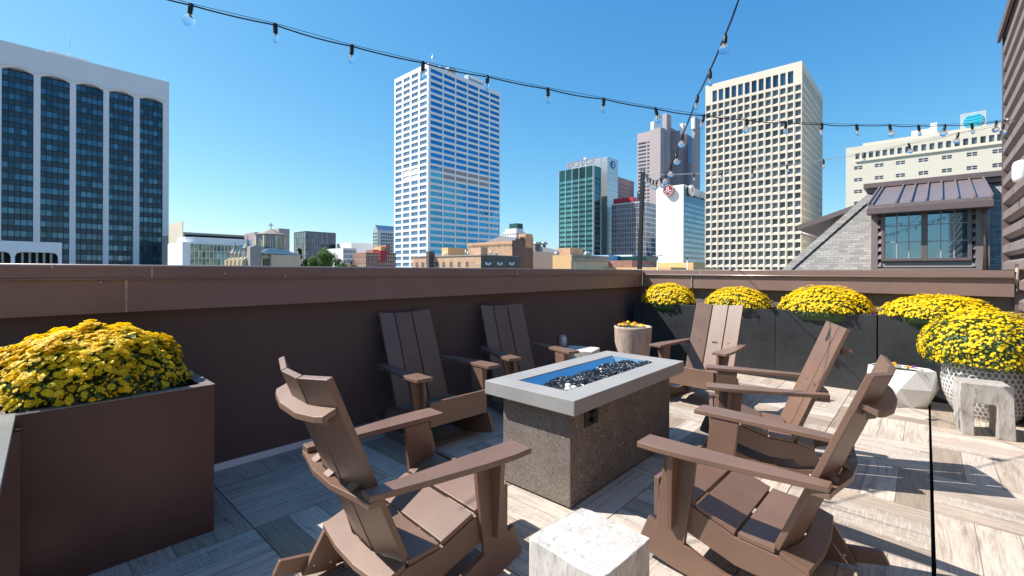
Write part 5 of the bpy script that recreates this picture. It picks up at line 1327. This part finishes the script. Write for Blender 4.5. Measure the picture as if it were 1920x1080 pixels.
# ---- 20 low buildings behind the pole
ya = at(1141, 478, 120); x2 = onY(1185, 478, ya.y).x
tower('low_blue_building', (ya.x, ya.y, x2, ya.y+20, ya.z), 'low building with sky blue wall left of the light pole', M['bluewall'])
ya = at(1185.5, 477.5, 122); tower('low_white_building', (ya.x, ya.y, onY(1213, 478, ya.y).x, ya.y+20, ya.z), 'low white building between blue wall and dark teal box', M['white2'])
ya = at(1213, 480, 118); tower('low_teal_building', (ya.x, ya.y, onY(1232, 480, ya.y).x, ya.y+20, ya.z), 'small dark teal glass box at the foot of the white hotel', M['tealdark'])
ya = at(1139, 488, 95); x2 = onY(1184, 488, ya.y).x
tower('low_brown_building', (ya.x, ya.y, x2, ya.y+12, ya.z), 'low dark brown building with a window strip left of the light pole', M['mauved'],
      Rr=dict(A=[(ya.x+1, x2-.6)], Z=[(onY(1160, 500, ya.y).z, onY(1160, 495.5, ya.y).z)], dep=.3, glass=M['navyglass'], name='window_strip'))
ya = at(1184.5, 488, 92); x2 = onY(1230, 488.5, ya.y).x
tower('low_brick_building', (ya.x, ya.y, x2, ya.y+12, ya.z), 'low reddish brick building with a window strip right of the light pole', M['brickr'],
      Rr=dict(A=[(ya.x+2.2, x2-.4)], Z=[(onY(1200, 500, ya.y).z, onY(1200, 496, ya.y).z)], dep=.3, glass=M['navyglass'], name='window_strip'))
ya = at(1258, 501, 70); tower('peach_parapet_block', (ya.x, ya.y, onY(1350, 501, ya.y).x, ya.y+12, ya.z), 'low peach coloured rooftop block in front of the hotel tower', M['bricko'])
ya = at(1300, 492, 74); tower('peach_parapet_block', (ya.x, ya.y, onY(1322, 492, ya.y).x, ya.y+6, ya.z), 'small peach rooftop box beside the foot of the cream tower', M['bricko'])
for px, lab in ((1233, 'thin double armed street lamp in front of the white hotel wall'), (1289, 'thin double armed street lamp in front of the hotel glass side')):
    q = at(px, 479, 68); sl_ = thing('street_lamp', (q.x, q.y, 1.3), lab, 'street lamp', 'lamps on the roof car park')
    b = MB(); b.tube([(q.x, q.y, -8), (q.x, q.y, q.z)], .09, 6); b.build('pole', M['lampgrey'], sl_)
    for s in (-1, 1):
        b = MB(); c = q+R0*s*.45; b.box(c.x-.2, c.y-.2, q.z-.05, c.x+.2, c.y+.2, q.z+.07); b.build('lamp_head', M['lampgrey'], sl_)

# ================================================================ TREES
def tree(name, px, pyt, d, wpx, hpx, mt, label, seed, n=2600, conic=False, group='trees between church and brick building'):
    rg = random.Random(seed); top = at(px, pyt, d); w_ = wpx*d/FPX/2; h_ = hpx*d/FPX
    c = Vector((top.x, top.y, top.z-h_/2)); root = thing(name, (c.x, c.y, GZ), label, 'tree', group)
    b = MB(); b.tube([(c.x, c.y, GZ), (c.x+.2, c.y, GZ+8), (c.x, c.y, c.z)], [.5, .38, .15], 8)
    for k in range(7):
        a = rg.random()*6.28; b.tube([(c.x, c.y, c.z-h_*.35+k*.3), (c.x+math.cos(a)*w_*.4, c.y+math.sin(a)*w_*.4, c.z-h_*.1+k*.4), (c.x+math.cos(a)*w_*.75, c.y+math.sin(a)*w_*.75, c.z+h_*.2)], [.16, .1, .04], 5)
    b.build('trunk', M['bark'], root)
    cl = []
    for k in range(16 if not conic else 12):
        v = Vector((rg.gauss(0, 1), rg.gauss(0, 1), rg.gauss(0, 1))).normalized(); t = rg.uniform(.35, .95)
        if conic: z = rg.uniform(-.5, .45); s = w_*(1-(z+.5)*.85)*.5; cl.append((c+Vector((v.x*s, v.y*s, z*h_)), w_*.42*(1.15-(z+.5)*.7)))
        else: cl.append((c+Vector((v.x*w_*t*.75, v.y*w_*t*.75, v.z*h_*.36*t)), w_*rg.uniform(.26, .46)))
    L = MB()
    for _ in range(n):
        p, r_ = cl[rg.randrange(len(cl))]; v = Vector((rg.gauss(0, 1), rg.gauss(0, 1), rg.gauss(0, 1))).normalized()
        q = p+v*r_*rg.uniform(.55, 1.08); scatter_leaf(L, q, (v+Vector((rg.gauss(0, .5), rg.gauss(0, .5), rg.gauss(0, .5)))), rg.uniform(.14, .26)*d/110, rg)
    L.build('crown', M[mt], root, recalc=False); return root
tree('deciduous_tree', 611, 464, 120, 46, 50, 'leaf', 'large round bright green tree in front of the dark glass cube', 1, 6500)
tree('deciduous_tree', 586, 477, 112, 26, 36, 'leaf', 'small green bushy tree between the dark pointed tree and the large round one', 2, 3000)
tree('conifer_tree', 562, 458, 115, 17, 60, 'leafd', 'dark pointed tree right behind the church roof', 3, 3600, True)
tree('deciduous_tree', 573, 474, 125, 14, 40, 'leafd', 'narrow dark tree beside the pointed tree at the church', 4, 2200)
tree('deciduous_tree', 633, 479, 140, 15, 34, 'leafb', 'bluish green tree at the right side of the large round tree', 5, 2200)
tree('deciduous_tree', 642, 491, 110, 22, 20, 'leaf', 'low green tree top just above the parapet right of the bluish tree', 6, 1800)
tree('deciduous_tree', 660, 492, 108, 25, 18, 'leafy', 'yellowing tree top just above the parapet left of the red brick building', 7, 2000)
bpy.context.view_layer.update()
